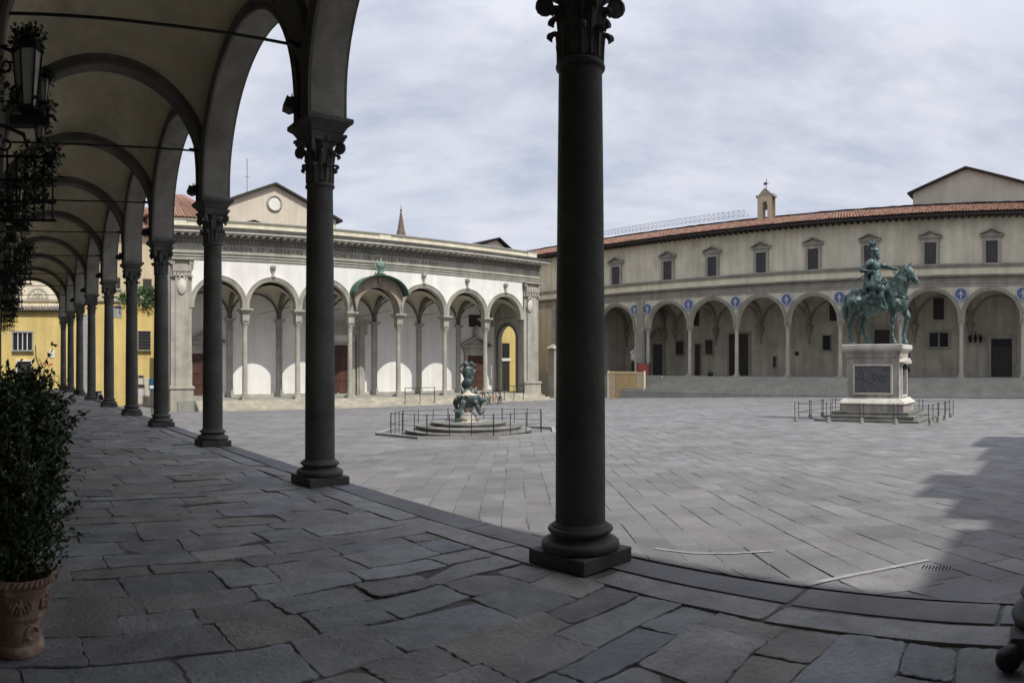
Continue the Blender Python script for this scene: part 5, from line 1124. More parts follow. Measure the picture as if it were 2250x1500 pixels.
# saddle cloth
v, f = surfnet([C((-0.20, 1.02, 0.285), (0.12, 1.02, 0.285), 0.03, 0.03), C((-0.20, 1.2, 0.265), (0.14, 1.22, 0.25), 0.035, 0.035), C((-0.20, 1.02, 0.285), (-0.20, 1.24, 0.25), 0.03, 0.03), C((0.12, 1.02, 0.285), (0.14, 1.24, 0.25), 0.03, 0.03), E_((-0.03, 1.12, 0.27), (0.03, 0.19, 0.13)), E_((-0.03, 1.12, -0.27), (0.03, 0.19, 0.13)), E_((-0.02, 1.27, 0), (0.27, 0.24, 0.10))], 0.02, 0.03); m = MB(); m.add(v, f); m.build('saddle_cloth', 'bronze', ST, smooth=70)
# rider: one continuous body in armour with a plumed, leafy helmet
rider = [
    E_((-0.02, 1.42, 0), (0.20, 0.20, 0.15)), C((-0.03, 1.5, 0), (-0.075, 1.80, 0), 0.135, 0.125), E_((-0.07, 1.93, 0), (0.205, 0.14, 0.15)), E_((-0.02, 1.58, 0), (0.165, 0.15, 0.13)), C((-0.07, 1.98, 0.12), (-0.07, 1.98, -0.12), 0.09, 0.09),
    C((-0.09, 2.03, 0), (-0.085, 2.17, 0), 0.08, 0.075), E_((-0.06, 2.27, 0), (0.078, 0.092, 0.115)), C((0.02, 2.25, 0), (0.045, 2.23, 0), 0.028, 0.016, 0.02), C((0.0, 2.19, 0), (0.03, 2.15, 0), 0.05, 0.035, 0.03),
    # right (near) arm: elbow back, hand on the hip with the baton
    C((-0.11, 2.02, 0.19), (-0.19, 1.96, 0.26), 0.085, 0.068), C((-0.19, 1.96, 0.26), (-0.305, 1.80, 0.34), 0.066, 0.052), C((-0.305, 1.80, 0.34), (-0.08, 1.78, 0.27), 0.05, 0.036), E_((-0.04, 1.78, 0.26), (0.04, 0.05, 0.04)),
    # left (far) arm: reaching forward with the reins
    C((-0.03, 2.02, -0.19), (0.18, 1.955, -0.22), 0.085, 0.06), C((0.18, 1.955, -0.22), (0.40, 1.88, -0.12), 0.056, 0.04), E_((0.44, 1.86, -0.09), (0.045, 0.055, 0.04)),
    # thighs, knees, shins, boots
    C((0.0, 1.42, 0.16), (0.21, 1.36, 0.31), 0.12, 0.085), C((0.21, 1.36, 0.31), (0.19, 1.16, 0.335), 0.07, 0.066), C((0.19, 1.16, 0.335), (0.20, 0.93, 0.345), 0.066, 0.04), C((0.19, 0.90, 0.35), (0.32, 0.855, 0.365), 0.048, 0.036),
    C((0.0, 1.42, -0.16), (0.21, 1.36, -0.31), 0.135, 0.098), C((0.21, 1.36, -0.31), (0.20, 1.16, -0.345), 0.085, 0.078), C((0.20, 1.16, -0.345), (0.205, 0.93, -0.35), 0.078, 0.05), C((0.19, 0.90, -0.35), (0.32, 0.855, -0.365), 0.048, 0.036),
    # skirts of the tunic
    C((-0.20, 1.46, 0.10), (0.12, 1.47, 0.20), 0.10, 0.09), C((-0.20, 1.46, -0.10), (0.12, 1.47, -0.20), 0.10, 0.09),
]
v, f = surfnet(rider, 0.0125, 0.018); m = MB(); m.add(v, f); RID = m.build('rider', 'bronze', ST, smooth=70)
v, f = surfnet([C((-0.05, 1.78, 0), (-0.02, 1.60, 0), 0.125, 0.15), C((-0.02, 1.62, 0), (-0.08, 1.44, 0.12), 0.14, 0.14), C((-0.02, 1.62, 0), (-0.08, 1.44, -0.12), 0.14, 0.14), C((0.0, 1.6, 0.05), (0.10, 1.47, 0.20), 0.11, 0.10), C((0.0, 1.6, -0.05), (0.10, 1.47, -0.20), 0.11, 0.10)] + [C((-0.10 + 0.05 * i, 1.68, 0.12), (-0.18 + 0.085 * i, 1.42, 0.24 - 0.012 * abs(i - 2)), 0.025, 0.035, 0.02) for i in range(5)], 0.016, 0.03); m = MB(); m.add(v, f); m.build('tunic', 'bronze', RID, smooth=70)
hel = [E_((-0.075, 2.335, 0), (0.09, 0.11, 0.075))]
R = random.Random(4)
for i in range(26):
    a = -0.10 + R.uniform(-0.14, 0.09); vv = 2.36 + R.uniform(-0.02, 0.20); hel.append(C((-0.08, 2.33, R.uniform(-0.05, 0.05)), (a, vv, R.uniform(-0.08, 0.08)), 0.03, R.uniform(0.014, 0.034), 0.012))
v, f = surfnet(hel, 0.012, 0.015); m = MB(); m.add(v, f); m.build('plumed_helmet', 'bronze', RID, smooth=60)
m = MB(); m.tube([hp(-0.02, 1.79, 0.33), hp(-0.20, 1.69, 0.36), hp(-0.385, 1.60, 0.38)], [0.018, 0.018, 0.02], 7); m.lathe([(0, -0.03), (0.03, -0.015), (0.033, 0.01), (0, 0.035)], hp(-0.39, 1.595, 0.38), 8, False); m.build('baton', 'bronze_dark', RID, smooth=60)
v, f = surfnet([C((-0.20, 2.0, 0.1), (-0.24, 1.75, 0.14), 0.05, 0.05), C((-0.24, 1.75, 0.14), (-0.27, 1.30, 0.17), 0.05, 0.075), C((-0.20, 2.0, -0.1), (-0.26, 1.75, -0.12), 0.05, 0.05), C((-0.26, 1.75, -0.12), (-0.30, 1.28, -0.15), 0.05, 0.075), C((-0.22, 1.95, 0.0), (-0.30, 1.27, 0.0), 0.05, 0.08)], 0.018, 0.04); m = MB(); m.add(v, f); m.build('cloak', 'bronze_dark', RID, smooth=70)
m = MB(); m.tube([hp(0.06, 1.58, 0.22), hp(0.17, 1.50, 0.3), hp(0.22, 1.46, 0.26)], 0.02, 6); m.ring(hp(0.24, 1.52, 0.27), 0.07, 0.02, 'x', 12, 5); m.tube([hp(0.24, 1.52, 0.27), hp(-0.15, 1.15, 0.36), hp(-0.40, 0.92, 0.38)], [0.018, 0.016, 0.01], 6); m.build('sword', 'bronze_dark', RID, smooth=60)
m = MB(); m.tube([hp(0.24, 1.22, 0.35), hp(0.28, 1.05, 0.36), hp(0.36, 0.86, 0.37)], 0.014, 5); m.tube([hp(0.18, 0.825, 0.37), hp(0.36, 0.82, 0.37)], 0.018, 5); m.build('stirrup', 'bronze', RID, smooth=60)
# railing on stone bollards round the statue
def bollard_mb(h=0.2, r=0.085):
    m = local(MB()); m.lathe([(r, 0), (r, 0.03), (r * 0.85, 0.05), (r * 0.72, h * 0.75), (r * 0.78, h * 0.8), (r * 0.62, h), (0.0, h * 1.04)], n=12); return m
rl, rw = 1.62, 1.28; pts = []
for t in np.linspace(-1, 1, 5)[:-1]: pts.append((SX - rw, SY + rl * t))
for t in np.linspace(-1, 1, 4)[:-1]: pts.append((SX - rw + 2 * rw * (t + 1) / 2, SY + rl))
for t in np.linspace(1, -1, 5)[:-1]: pts.append((SX + rw, SY + rl * t))
for t in np.linspace(1, -1, 4)[:-1]: pts.append((SX - rw + 2 * rw * (t + 1) / 2, SY - rl))
RL = thing('statue_railing', (SX - rw, SY, SZ), 'low iron railing on paired posts and stone blocks around the horseman', 'railing')
for i, (x, y) in enumerate(pts):
    z = ground(x, y); m = MB()
    for s_ in (-0.05, 0.05):
        dx, dy = (0, s_) if abs(x - SX) > rw - 0.01 else (s_, 0); m.tube([(x + dx, y + dy, z), (x + dx, y + dy, z + 0.44)], 0.0095, 6); m.lathe([(0, 0), (0.018, 0.008), (0.016, 0.025), (0, 0.032)], (x + dx, y + dy, z + 0.435), 6, False)
    po = m.build('post', 'iron_grey', RL)
    b = MB(); q = bollard_mb(0.12, 0.062); b.add([(vx + x, vy + y, vz + z) for vx, vy, vz in q.v], q.f); b.build('stone_block', 'step_stone', po, smooth=40)
    x2, y2 = pts[(i + 1) % len(pts)]; z2_ = ground(x2, y2)
    if i not in (2,):
        for h in (0.42, 0.22): m = MB(); m.tube([(x, y, z + h), (x2, y2, z2_ + h)], 0.006, 5); m.build('rail', 'iron_grey', RL)

# ================================================================== FOUNTAIN
q = onground(1029, 950); FX, FY = q; FZ = ground(FX, FY); rF = math.hypot(FX, FY)
FT = thing('bronze_fountain', (FX, FY, FZ), 'small fountain of two dark bronze sea monsters on a stepped stone platform', 'fountain')
def octa(m, R, z0, z1, n=8, ph=PI / 8): m.lathe([(R, z0), (R, z1)], (FX, FY, 0), n)
def octp(R, i, n=8): a = 2 * PI * i / n + PI / 8; return (FX + R * cos(a), FY + R * sin(a))
for k, (R_, h0, h1) in enumerate(((1.22, -0.3, 0.075), (1.02, 0, 0.15), (0.72, 0, 0.215))):
    m = MB(); m.lathe([(R_, FZ + h0), (R_, FZ + h1 - 0.02), (R_ + 0.02, FZ + h1 - 0.02), (R_ + 0.02, FZ + h1)], (FX, FY, 0), 24); m.build('step', 'fountain_stone', FT, smooth=30)
pz = lambda y: 1 + (803 - y) / 1500 * rF
zb0, zb1 = FZ + 0.215, pz(925)
m = MB(); m.sqlathe([(0.22, zb0), (0.22, zb1 - 0.03), (0.24, zb1 - 0.03), (0.24, zb1), (0.17, zb1 + 0.01), (0.17, zb1 + 0.05)], (FX, FY, 0)); m.build('pedestal', 'pale_stone', FT)
zw, zt, zc = pz(905), pz(882), pz(866)
m = MB(); m.lathe([(0.19, zb1 + 0.05), (0.17, zb1 + 0.10), (0.10, zb1 + 0.17), (0.075, zw), (0.10, zw + 0.06), (0.14, zt), (0.1, zt + 0.02)], (FX, FY, 0), 16); m.build('stem', 'marble', FT, smooth=50)
f3 = lambda a, b, z: (FX + a * 0.86 + b * 0.5, FY - a * 0.5 + b * 0.86, z)
bas = []
for i in range(12):
    t = 2 * PI * i / 12; rr = 0.17; bas.append(('c', f3(0.08 * cos(t), 0.08 * sin(t), zt - 0.08), f3(rr * cos(t), rr * sin(t) * 0.95, zt + 0.06), 0.04, 0.04)); bas.append(('c', f3(rr * cos(t), rr * sin(t), zt + 0.06), f3(0.2 * cos(t + 0.3), 0.2 * sin(t + 0.3), zt + 0.10), 0.035, 0.03))
bas += [('e', f3(0, 0, zt + 0.03), (0.21, 0.21, 0.11)), ('c', f3(0.15, 0, zt + 0.02), f3(0.33, 0.02, zt + 0.02), 0.075, 0.04), ('c', f3(-0.15, 0, zt + 0.02), f3(-0.22, 0.02, zt + 0.04), 0.08, 0.06)]
for s_ in (-1, 1):   # grotesque masks and curling fins hanging below the bowl
    bas += [('c', f3(0.12 * s_, -0.16, zt - 0.02), f3(0.2 * s_, -0.2, zt - 0.22), 0.06, 0.03), ('c', f3(0.2 * s_, -0.2, zt - 0.22), f3(0.3 * s_, -0.14, zt - 0.16), 0.03, 0.02), ('c', f3(0.25 * s_, 0.05, zt - 0.02), f3(0.2 * s_, 0.08, zt - 0.2), 0.05, 0.025)]
v, f = surfnet(bas, 0.016, 0.03); m = MB(); m.add(v, f); m.build('basin', 'bronze_dark', FT, smooth=70)
m = MB(); m.lathe([(0.16, zt + 0.11), (0.18, zt + 0.125), (0.15, zt + 0.15), (0.10, zt + 0.18), (0.06, zt + 0.22)], (FX, FY, 0), 18); m.build('upper_stone', 'pale_stone', FT, smooth=50)
# two monsters back to back: scaly twisted tails rising into winged, long-armed bodies
mon = []; z0 = zt + 0.16; top = pz(800) - z0; f4 = f3; f3 = lambda a, b, z: f4(a * 0.62, b * 0.62, z)
for s_ in (-1, 1):
    pr = None
    for i in range(15):
        t = i / 14; ang = s_ * 0.4 + t * 5.5; rr = 0.15 * (1 - t) + 0.03; p = f3(s_ * 0.05 + rr * cos(ang), rr * sin(ang), z0 + 0.02 + 0.26 * t); r1 = 0.055 - 0.012 * t
        if pr: mon.append(('c', pr[0], p, pr[1], r1, 0.02))
        pr = (p, r1)
    mon += [('c', pr[0], f3(s_ * 0.045, 0, z0 + 0.36), 0.055, 0.075, 0.03), ('c', f3(s_ * 0.045, 0, z0 + 0.36), f3(s_ * 0.06, -0.01, z0 + 0.46), 0.08, 0.07, 0.03), ('e', f3(s_ * 0.09, -0.03, z0 + 0.56), (0.048, 0.055, 0.06)), ('c', f3(s_ * 0.12, -0.04, z0 + 0.55), f3(s_ * 0.16, -0.05, z0 + 0.54), 0.025, 0.015, 0.015)]
    mon += [('c', f3(s_ * 0.09, 0.02, z0 + 0.46), f3(s_ * 0.17, 0.0, z0 + 0.40), 0.035, 0.028, 0.02), ('c', f3(s_ * 0.17, 0.0, z0 + 0.40), f3(s_ * 0.27, -0.02, z0 + 0.45), 0.028, 0.022, 0.02), ('c', f3(s_ * 0.02, 0.04, z0 + 0.46), f3(s_ * 0.12, 0.08, z0 + 0.58), 0.03, 0.012, 0.02), ('c', f3(s_ * 0.12, 0.08, z0 + 0.58), f3(s_ * 0.24, 0.08, z0 + 0.52), 0.03, 0.018, 0.02)]
    mon += [('c', f3(s_ * 0.05, 0, z0 + 0.05), f3(s_ * 0.20, -0.1, z0 + 0.03), 0.05, 0.03, 0.02), ('c', f3(s_ * 0.20, -0.1, z0 + 0.03), f3(s_ * 0.25, -0.05, z0 + 0.12), 0.03, 0.015, 0.02)]
mon.append(('c', f3(0, 0, z0 + 0.45), f3(-0.02, 0.0, z0 + top), 0.05, 0.02, 0.03))
f3 = f4
v, f = surfnet(mon, 0.012, 0.02); m = MB(); m.add(v, f); m.build('sea_monsters', 'bronze_dark', FT, smooth=70)
v, f = surfnet([('c', f3(-0.22, -0.13, zb0 + 0.02), f3(-0.23, -0.14, zb0 + 0.16), 0.07, 0.045), ('c', f3(-0.23, -0.14, zb0 + 0.16), f3(-0.25, -0.14, zb0 + 0.22), 0.05, 0.03), ('c', f3(-0.22, -0.13, zb0 + 0.15), f3(-0.16, -0.1, zb0 + 0.42), 0.02, 0.014)], 0.016, 0.03); m = MB(); m.add(v, f); m.build('fish_spout', 'bronze_dark', FT, smooth=70)
m = MB(); n = 8; vs = []; R_ = 1.82
for i in range(n):
    for R__, z in ((R_, -0.3), (R_, 0.05), (R_ - 0.07, 0.05), (R_ - 0.07, -0.3)): p = octp(R__, i); vs.append((p[0], p[1], ground(*p) + z))
m.add(vs, [(i * 4 + k, ((i + 1) % n) * 4 + k, ((i + 1) % n) * 4 + k + 1, i * 4 + k + 1) for i in range(n) for k in range(3)]); m.build('kerb', 'grey_trim', FT)
FR = thing('fountain_railing', (FX - 1.5, FY, FZ), 'low black iron railing of thin posts and two bars around the fountain', 'railing')
ps = []
for i in range(8):
    a, b = octp(1.52, i), octp(1.52, i + 1)
    for t in (0.0, 0.34, 0.67): ps.append((a[0] + (b[0] - a[0]) * t, a[1] + (b[1] - a[1]) * t))
for i, (x, y) in enumerate(ps):
    z = ground(x, y); m = MB(); m.tube([(x, y, z), (x, y, z + 0.42)], 0.010 if i % 3 == 0 else 0.007, 6); m.build('post', 'iron', FR)
    x2, y2 = ps[(i + 1) % len(ps)]
    for h in (0.40, 0.2): m = MB(); m.tube([(x, y, z + h), (x2, y2, ground(x2, y2) + h)], 0.0045, 5); m.build('rail', 'iron', FR)

# ================================================================== THINGS IN THE LOGGIA
# terracotta pot with its clipped shrub
PXc, PYc = 0.05, 2.41
T = thing('potted_shrub', (PXc, PYc, 0), 'tall leafy evergreen shrub in a big ornate terracotta pot at the left edge', 'potted plant')
m = local(MB()); m.lathe([(0.088, 0), (0.098, 0.004), (0.103, 0.02), (0.100, 0.034), (0.092, 0.042), (0.094, 0.055), (0.102, 0.13), (0.106, 0.134), (0.107, 0.142), (0.105, 0.148), (0.116, 0.218), (0.122, 0.224), (0.124, 0.236), (0.120, 0.241), (0.128, 0.246), (0.136, 0.25), (0.139, 0.262), (0.136, 0.272), (0.124, 0.274), (0.118, 0.262), (0.116, 0.24)], n=48, cap=False)
for i in range(44):
    a = 2 * PI * i / 44; b = a + 0.09; m.tube([(0.136 * cos(a), 0.136 * sin(a), 0.252), (0.142 * cos((a + b) / 2), 0.142 * sin((a + b) / 2), 0.262), (0.136 * cos(b), 0.136 * sin(b), 0.272)], 0.0055, 5)
m.v = m.v
for k in range(6):
    a0 = -1.45 + k * PI / 3; rr = 0.114
    P_ = lambda u, v: ((rr + (v - 0.18) * 0.14 + 0.001) * cos(a0 + u), (rr + (v - 0.18) * 0.14 + 0.001) * sin(a0 + u), v)
    for s_ in (-1, 1):
        m.tube([P_(0.0, 0.185), P_(s_ * 0.13, 0.2), P_(s_ * 0.22, 0.185), P_(s_ * 0.27, 0.165), P_(s_ * 0.33, 0.175), P_(s_ * 0.31, 0.20), P_(s_ * 0.25, 0.2)], 0.0055, 5); m.tube([P_(s_ * 0.05, 0.185), P_(s_ * 0.16, 0.165), P_(s_ * 0.2, 0.178)], 0.005, 5)
    m.tube([P_(0, 0.158), P_(0, 0.21)], 0.007, 5); m.tube([P_(-0.07, 0.186), P_(0.07, 0.186)], 0.006, 5)
for k in range(3):
    a0 = -1.0 + k * 2 * PI / 3; P_ = lambda u, v: (0.104 * cos(a0 + u), 0.104 * sin(a0 + u), v); m.tube([P_(0.22 * cos(t), 0.09 + 0.024 * sin(t)) for t in np.linspace(0, 5.4, 14)], 0.006, 5)
m.build('pot', 'terracotta', T, (PXc, PYc, 0), smooth=45)
m = local(MB()); m.lathe([(0, 0.25), (0.118, 0.25)], n=24, cap=False); m.build('soil', 'soil', T, (PXc, PYc, 0))
m = local(MB()); tips = []; R = random.Random(11)
def env(z): t = (z - 0.26) / 0.72; return 0.142 * (0.78 + 0.5 * sin(PI * min(1, max(0, t)) * 0.9 + 0.25)) * (1 if t < 0.86 else max(0.25, 1 - (t - 0.86) * 4.2))
for i in range(7):
    a = R.uniform(0, 2 * PI); m.tube([(0.03 * cos(a), 0.03 * sin(a), 0.25), (0.05 * cos(a), 0.05 * sin(a), 0.5), (0.06 * cos(a + 0.4), 0.06 * sin(a + 0.4), 0.78 + R.uniform(-0.1, 0.08))], [0.006, 0.005, 0.002], 5)
lv = []
for i in range(620):
    z = 0.27 + 0.68 * R.random() ** 0.9; a = R.uniform(0, 2 * PI); e = env(z) * R.uniform(0.85, 1.2) * (1.0 + 0.22 * sin(3 * a + z * 9)); r0 = e * R.uniform(0.1, 0.5)
    p0 = Vector((r0 * cos(a), r0 * sin(a), z - 0.06)); p1 = Vector((e * cos(a), e * sin(a), z + R.uniform(0.0, 0.08)))
    if R.random() < 0.06: p1 = p0 + (p1 - p0) * 1.45
    m.tube([tuple(p0), tuple((p0 + p1) / 2 + Vector((0, 0, 0.01))), tuple(p1)], [0.0022, 0.0018, 0.001], 4)
    for k in range(18): t = R.uniform(0.2, 1.02); q = p0 + (p1 - p0) * t; lv.append((q.x + R.gauss(0, 0.007), q.y + R.gauss(0, 0.007), q.z + R.gauss(0, 0.009)))
m.build('stem', 'twig', T, (PXc, PYc, 0))
m = local(MB()); random.seed(21); leaves(m, lv, 0.023, up=0.5); m.build('foliage', 'leaf', T, (PXc, PYc, 0))
# wall lanterns dressed with flowers, one per bay on the inner wall
def lantern():
    T = thing('flower_lantern', (0.24, 3.75, 2.2), 'x', 'wall lantern', 'flower-dressed wrought iron lanterns along the loggia wall')
    o = local(MB())
    def lant(c, s, glass):
        for k in range(6):
            a = k * PI / 3; o.tube([(c[0] + 0.052 * s * cos(a), c[1] + 0.052 * s * sin(a), c[2]), (c[0] + 0.082 * s * cos(a), c[1] + 0.082 * s * sin(a), c[2] + 0.30 * s)], 0.0055 * s, 5)
        o.lathe([(0.02 * s, -0.05 * s), (0.06 * s, -0.015 * s), (0.056 * s, 0)], c, 6); o.lathe([(0.095 * s, 0.30 * s), (0.09 * s, 0.325 * s), (0.05 * s, 0.38 * s), (0.03 * s, 0.40 * s), (0.012 * s, 0.45 * s)], c, 6)
        glass.lathe([(0.047 * s, 0.004), (0.076 * s, 0.298 * s)], c, 6, False)
    g = local(MB()); lant((-0.10, 0, 0.22), 1.0, g)
    for dx, dy, dz in ((-0.01, 0.05, 0.27), (-0.02, 0.10, 0.14), (-0.03, 0.02, 0.05)): lant((dx, dy, dz), 0.42, g)
    for zz in (0.55, 0.12):                  # scrolled bracket back to the wall
        o.tube([(-0.44, 0, zz - 0.25), (-0.36, 0, zz - 0.08), (-0.24, 0, zz), (-0.12, 0, zz - 0.05), (-0.10, 0, zz - 0.12)], 0.011, 6)
        for t0, cx, cz, R_ in ((0, -0.32, zz - 0.16, 0.065), (2, -0.22, zz - 0.1, 0.05), (1, -0.38, zz - 0.02, 0.045)): o.tube([(cx + R_ * (1 - t / 16) * cos(t0 + t * 0.6), 0.0, cz + R_ * (1 - t / 16) * sin(t0 + t * 0.6)) for t in range(14)], 0.008, 5)
    o.tube([(-0.10, 0, 0.18), (-0.02, 0.03, 0.24), (0.0, 0.05, 0.24)], 0.008, 5); o.box(-0.20, 0.02, -0.03, 0.05, 0.12, 0.17)
    for k in range(9): o.tube([(-0.36 + 0.05 * k, 0.0, -0.02 - 0.0 * k), (-0.36 + 0.05 * k, 0.0, -0.40)], 0.006, 4)
    for zz in (-0.05, -0.18, -0.30, -0.40): o.tube([(-0.42, 0, zz), (0.06, 0, zz)], 0.008, 4)
    o.build('ironwork', 'iron', T, (0.24, 3.75, 2.2), smooth=50); g.build('glass', 'lamp_glass', T, (0.24, 3.75, 2.2))
    lf = local(MB()); R = random.Random(8); pts = []
    def clump(c, r, n):
        for _ in range(n):
            d = Vector((R.gauss(0, 1), R.gauss(0, 1), R.gauss(0, 1))).normalized() * (R.random() ** 0.5); pts.append((c[0] + d.x * r[0], c[1] + d.y * r[1], c[2] + d.z * r[2]))
    clump((-0.10, 0, 0.60), (0.12, 0.11, 0.07), 260); clump((0.0, 0.05, 0.42), (0.06, 0.06, 0.05), 110); clump((0.0, 0.08, 0.22), (0.06, 0.06, 0.12), 150); clump((-0.15, 0.0, 0.26), (0.10, 0.06, 0.10), 160); clump((-0.3, 0.0, 0.42), (0.12, 0.06, 0.10), 130)
    clump((-0.06, 0.0, -0.15), (0.14, 0.09, 0.22), 420); clump((0.02, 0.02, -0.05), (0.08, 0.07, 0.14), 130); clump((-0.2, 0.0, -0.32), (0.18, 0.08, 0.14), 260)
    random.seed(3); leaves(lf, pts, 0.036, up=-0.1, tone=(0.5, 1.2)); lf.build('foliage', 'basket_leaf', T, (0.24, 3.75, 2.2))
    for _ in range(3):
        fl = local(MB()); c = R.choice(pts[-800:]); fl.lathe([(0, -0.012), (0.014, -0.004), (0.017, 0.006), (0.008, 0.013), (0, 0.014)], (c[0] + 0.02, c[1] - 0.03, c[2]), 6, False); fl.build('flower', 'petal', T, (0.24, 3.75, 2.2), smooth=60)
    return T
LN = lantern(); LN['label'] = 'nearest flower-dressed iron wall lantern, its big glass clear against the vault at top left'
names = ['second dark flower-dressed wall lantern, just behind the nearest one', 'third flower-dressed wall lantern from the front, above the shrub', 'fourth flower-dressed wall lantern from the front along the loggia wall', 'smallest flower-dressed wall lantern, close above the far yellow wall']
for i, yy in enumerate((6.7, 9.6, 12.5, 15.6)):
    c = copy_tree(LN); c.location = (0.24 * H, yy * H, (2.2) * H); c['label'] = names[i]
# floodlights clamped on the column tops
def floodlight():
    T = thing('floodlight', (0, 0, 0), 'x', 'floodlight', 'black floodlights on the loggia columns')
    m = local(MB()); m.hexa([(-0.10, -0.07, 0.02), (0.0, -0.06, 0.05), (-0.10, 0.07, 0.02), (0.0, 0.06, 0.05), (-0.12, -0.07, 0.12), (0.0, -0.06, 0.14), (-0.12, 0.07, 0.12), (0.0, 0.06, 0.14)]); m.hexa([(-0.16, -0.075, 0.05), (-0.10, -0.07, 0.02), (-0.16, 0.075, 0.05), (-0.10, 0.07, 0.02), (-0.125, -0.075, 0.135), (-0.105, -0.07, 0.12), (-0.125, 0.075, 0.135), (-0.105, 0.07, 0.12)])
    for k in range(4): m.box(-0.085 + k * 0.022, -0.078 + k * 0.022, -0.05, 0.05, 0.125, 0.16)
    m.build('housing', 'iron', T, (0, 0, 0))
    m = local(MB()); m.tube([(0.0, 0.0, -0.02), (-0.01, 0, 0.04), (-0.03, 0.0, 0.06)], 0.012, 6); m.box(-0.03, 0.07, -0.03, 0.03, -0.035, -0.02); m.build('bracket', 'iron', T, (0, 0, 0)); return T
FLD = floodlight(); fn = ['black floodlight on the second column from the front, right of the tallest arch', 'black floodlight on the third loggia column, against the sky', 'black floodlight on the fourth loggia column, beside the church pilaster', 'black floodlight on the fifth loggia column, before the cream house', 'black floodlight on the sixth loggia column from the front', 'black floodlight on the seventh loggia column from the front', 'black floodlight on the eighth loggia column from the front']
for i in range(7):
    c = FLD if i == 0 else copy_tree(FLD); y = colY[i + 2]; c.location = ((LX - 0.165) * H, (y + 0.02) * H, 3.115 * H); c.rotation_euler = (0, 0, -0.35); c['label'] = fn[i]
# dark lump by the column base at the right edge
v, f = surfnet([('e', (2.222, 0.215, 0.040), (0.042, 0.044, 0.040)), ('e', (2.23, 0.20, 0.055), (0.03, 0.026, 0.03))], 0.008, 0.02); m = MB(); m.add(v, f)
tag(m.build('black_bundle', 'bag_black', loc=(2.222, 0.215, 0), smooth=70), 'small round black bundle lying against the column base at the right edge', 'bundle')
# end-of-loggia railing and pots
T = thing('terrace_railing', (1.2, 29.1, 0), 'thin iron railing across the far end of the loggia', 'railing')
xa, xb = at(64, 857, Y=29.1)[0], 2.45
for i in range(7): x = xa + (xb - xa) * i / 6; m = MB(); m.tube([(x, 29.1, 0), (x, 29.1, 0.56)], 0.012, 5); m.build('post', 'iron', T)
for h in (0.55, 0.3): m = MB(); m.tube([(xa, 29.1, h), (xb, 29.1, h)], 0.011, 5); m.build('rail', 'iron', T)
for (px_, w, lab, seed) in ((97, 0.14, 'dark planter with a spiky plant at the far end of the loggia', 1), (112, 0.09, 'small dark pot with orange flowers beside the last column', 2), (72, 0.11, 'low pot of pale flowers at the far left end of the loggia', 3)):
    p = at(px_, 857, Y=28.7); T = thing('flower_pot', (p[0], 28.7, 0), lab, 'flower pot', 'pots at the far end of the loggia')
    m = MB(); m.lathe([(w * 0.7, 0), (w, 0.18), (w * 1.1, 0.19), (w * 1.1, 0.22), (w * 0.8, 0.22)], (p[0], 28.7, 0), 12); m.build('pot', 'iron', T)
    R = random.Random(seed); pts = [(p[0] + R.gauss(0, w * 0.55), 28.7 + R.gauss(0, w * 0.5), 0.25 + abs(R.gauss(0, 0.12))) for _ in range(120)]; m = MB(); leaves(m, pts, 0.09, up=0.9); m.tint((1, 1, 1, 1)); [m.tube([(p[0], 28.7, 0.18), q_], [0.012, 0.005], 4) for q_ in pts[::3]]; m.build('plant', 'ivy_leaf' if seed != 2 else 'leaf', T)
    if seed > 1:
        for _ in range(8): m = MB(); c = R.choice(pts); m.lathe([(0, -0.02), (0.035, 0), (0, 0.025)], c, 6, False); m.build('blossom', 'petal' if seed == 2 else 'white_trim', T)
# white-and-black travel bag by the sixth column
p = at(219, 878, r=18.6); T = thing('travel_bag', (p[0], p[1], 0), 'white and black bag leaning beside the sixth loggia column', 'bag')
v, f = surfnet([('e', (p[0], p[1], 0.14), (0.085, 0.07, 0.14)), ('e', (p[0] - 0.03, p[1], 0.24), (0.06, 0.05, 0.07)), ('e', (p[0] + 0.02, p[1], 0.05), (0.1, 0.08, 0.05))], 0.012, 0.03); m = MB(); m.add(v, f); m.build('body', 'bag_white', T, smooth=70)
v, f = surfnet([('e', (p[0] + 0.03, p[1] - 0.05, 0.13), (0.065, 0.05, 0.09)), ('c', (p[0] - 0.1, p[1] - 0.03, 0.28), (p[0] + 0.05, p[1] - 0.04, 0.29), 0.02, 0.02), ('c', (p[0] - 0.1, p[1] - 0.03, 0.28), (p[0] - 0.08, p[1] - 0.04, 0.16), 0.02, 0.02)], 0.012, 0.02); m = MB(); m.add(v, f); m.build('flap', 'bag_black', T, smooth=70)
# ivy spilling over the yellow wall
R = random.Random(14); pts = []
for cx, cy, rx, ry, n in ((318, 650, 22, 22, 620), (285, 652, 20, 13, 320), (268, 655, 10, 8, 120), (335, 645, 8, 18, 200), (322, 668, 16, 10, 200)):
    for _ in range(n): a, d = R.uniform(0, 2 * PI), R.random() ** 0.5; pts.append(at(cx + rx * d * cos(a), cy + ry * d * sin(a), Y=33.6 + R.uniform(-0.45, 0.55)))
m = MB(); random.seed(6); leaves(m, pts, 0.15, up=-0.1, tone=(0.45, 1.3)); T = thing('hanging_bush', (7.2, 33.6, 4.1), 'bright green bush spilling over the top of the yellow wall', 'bush'); m.build('foliage', 'ivy_leaf', T)
for cx in (285, 305, 322, 333): m = MB(); b0, t0 = at(cx, 666, Y=33.75), at(cx + 3, 640, Y=33.7); m.tube([b0, t0], [0.03, 0.012], 5); m.build('branch', 'twig', T)

# ================================================================== SMALL THINGS ACROSS THE SQUARE
def gz(x, y): return ground(x, y)
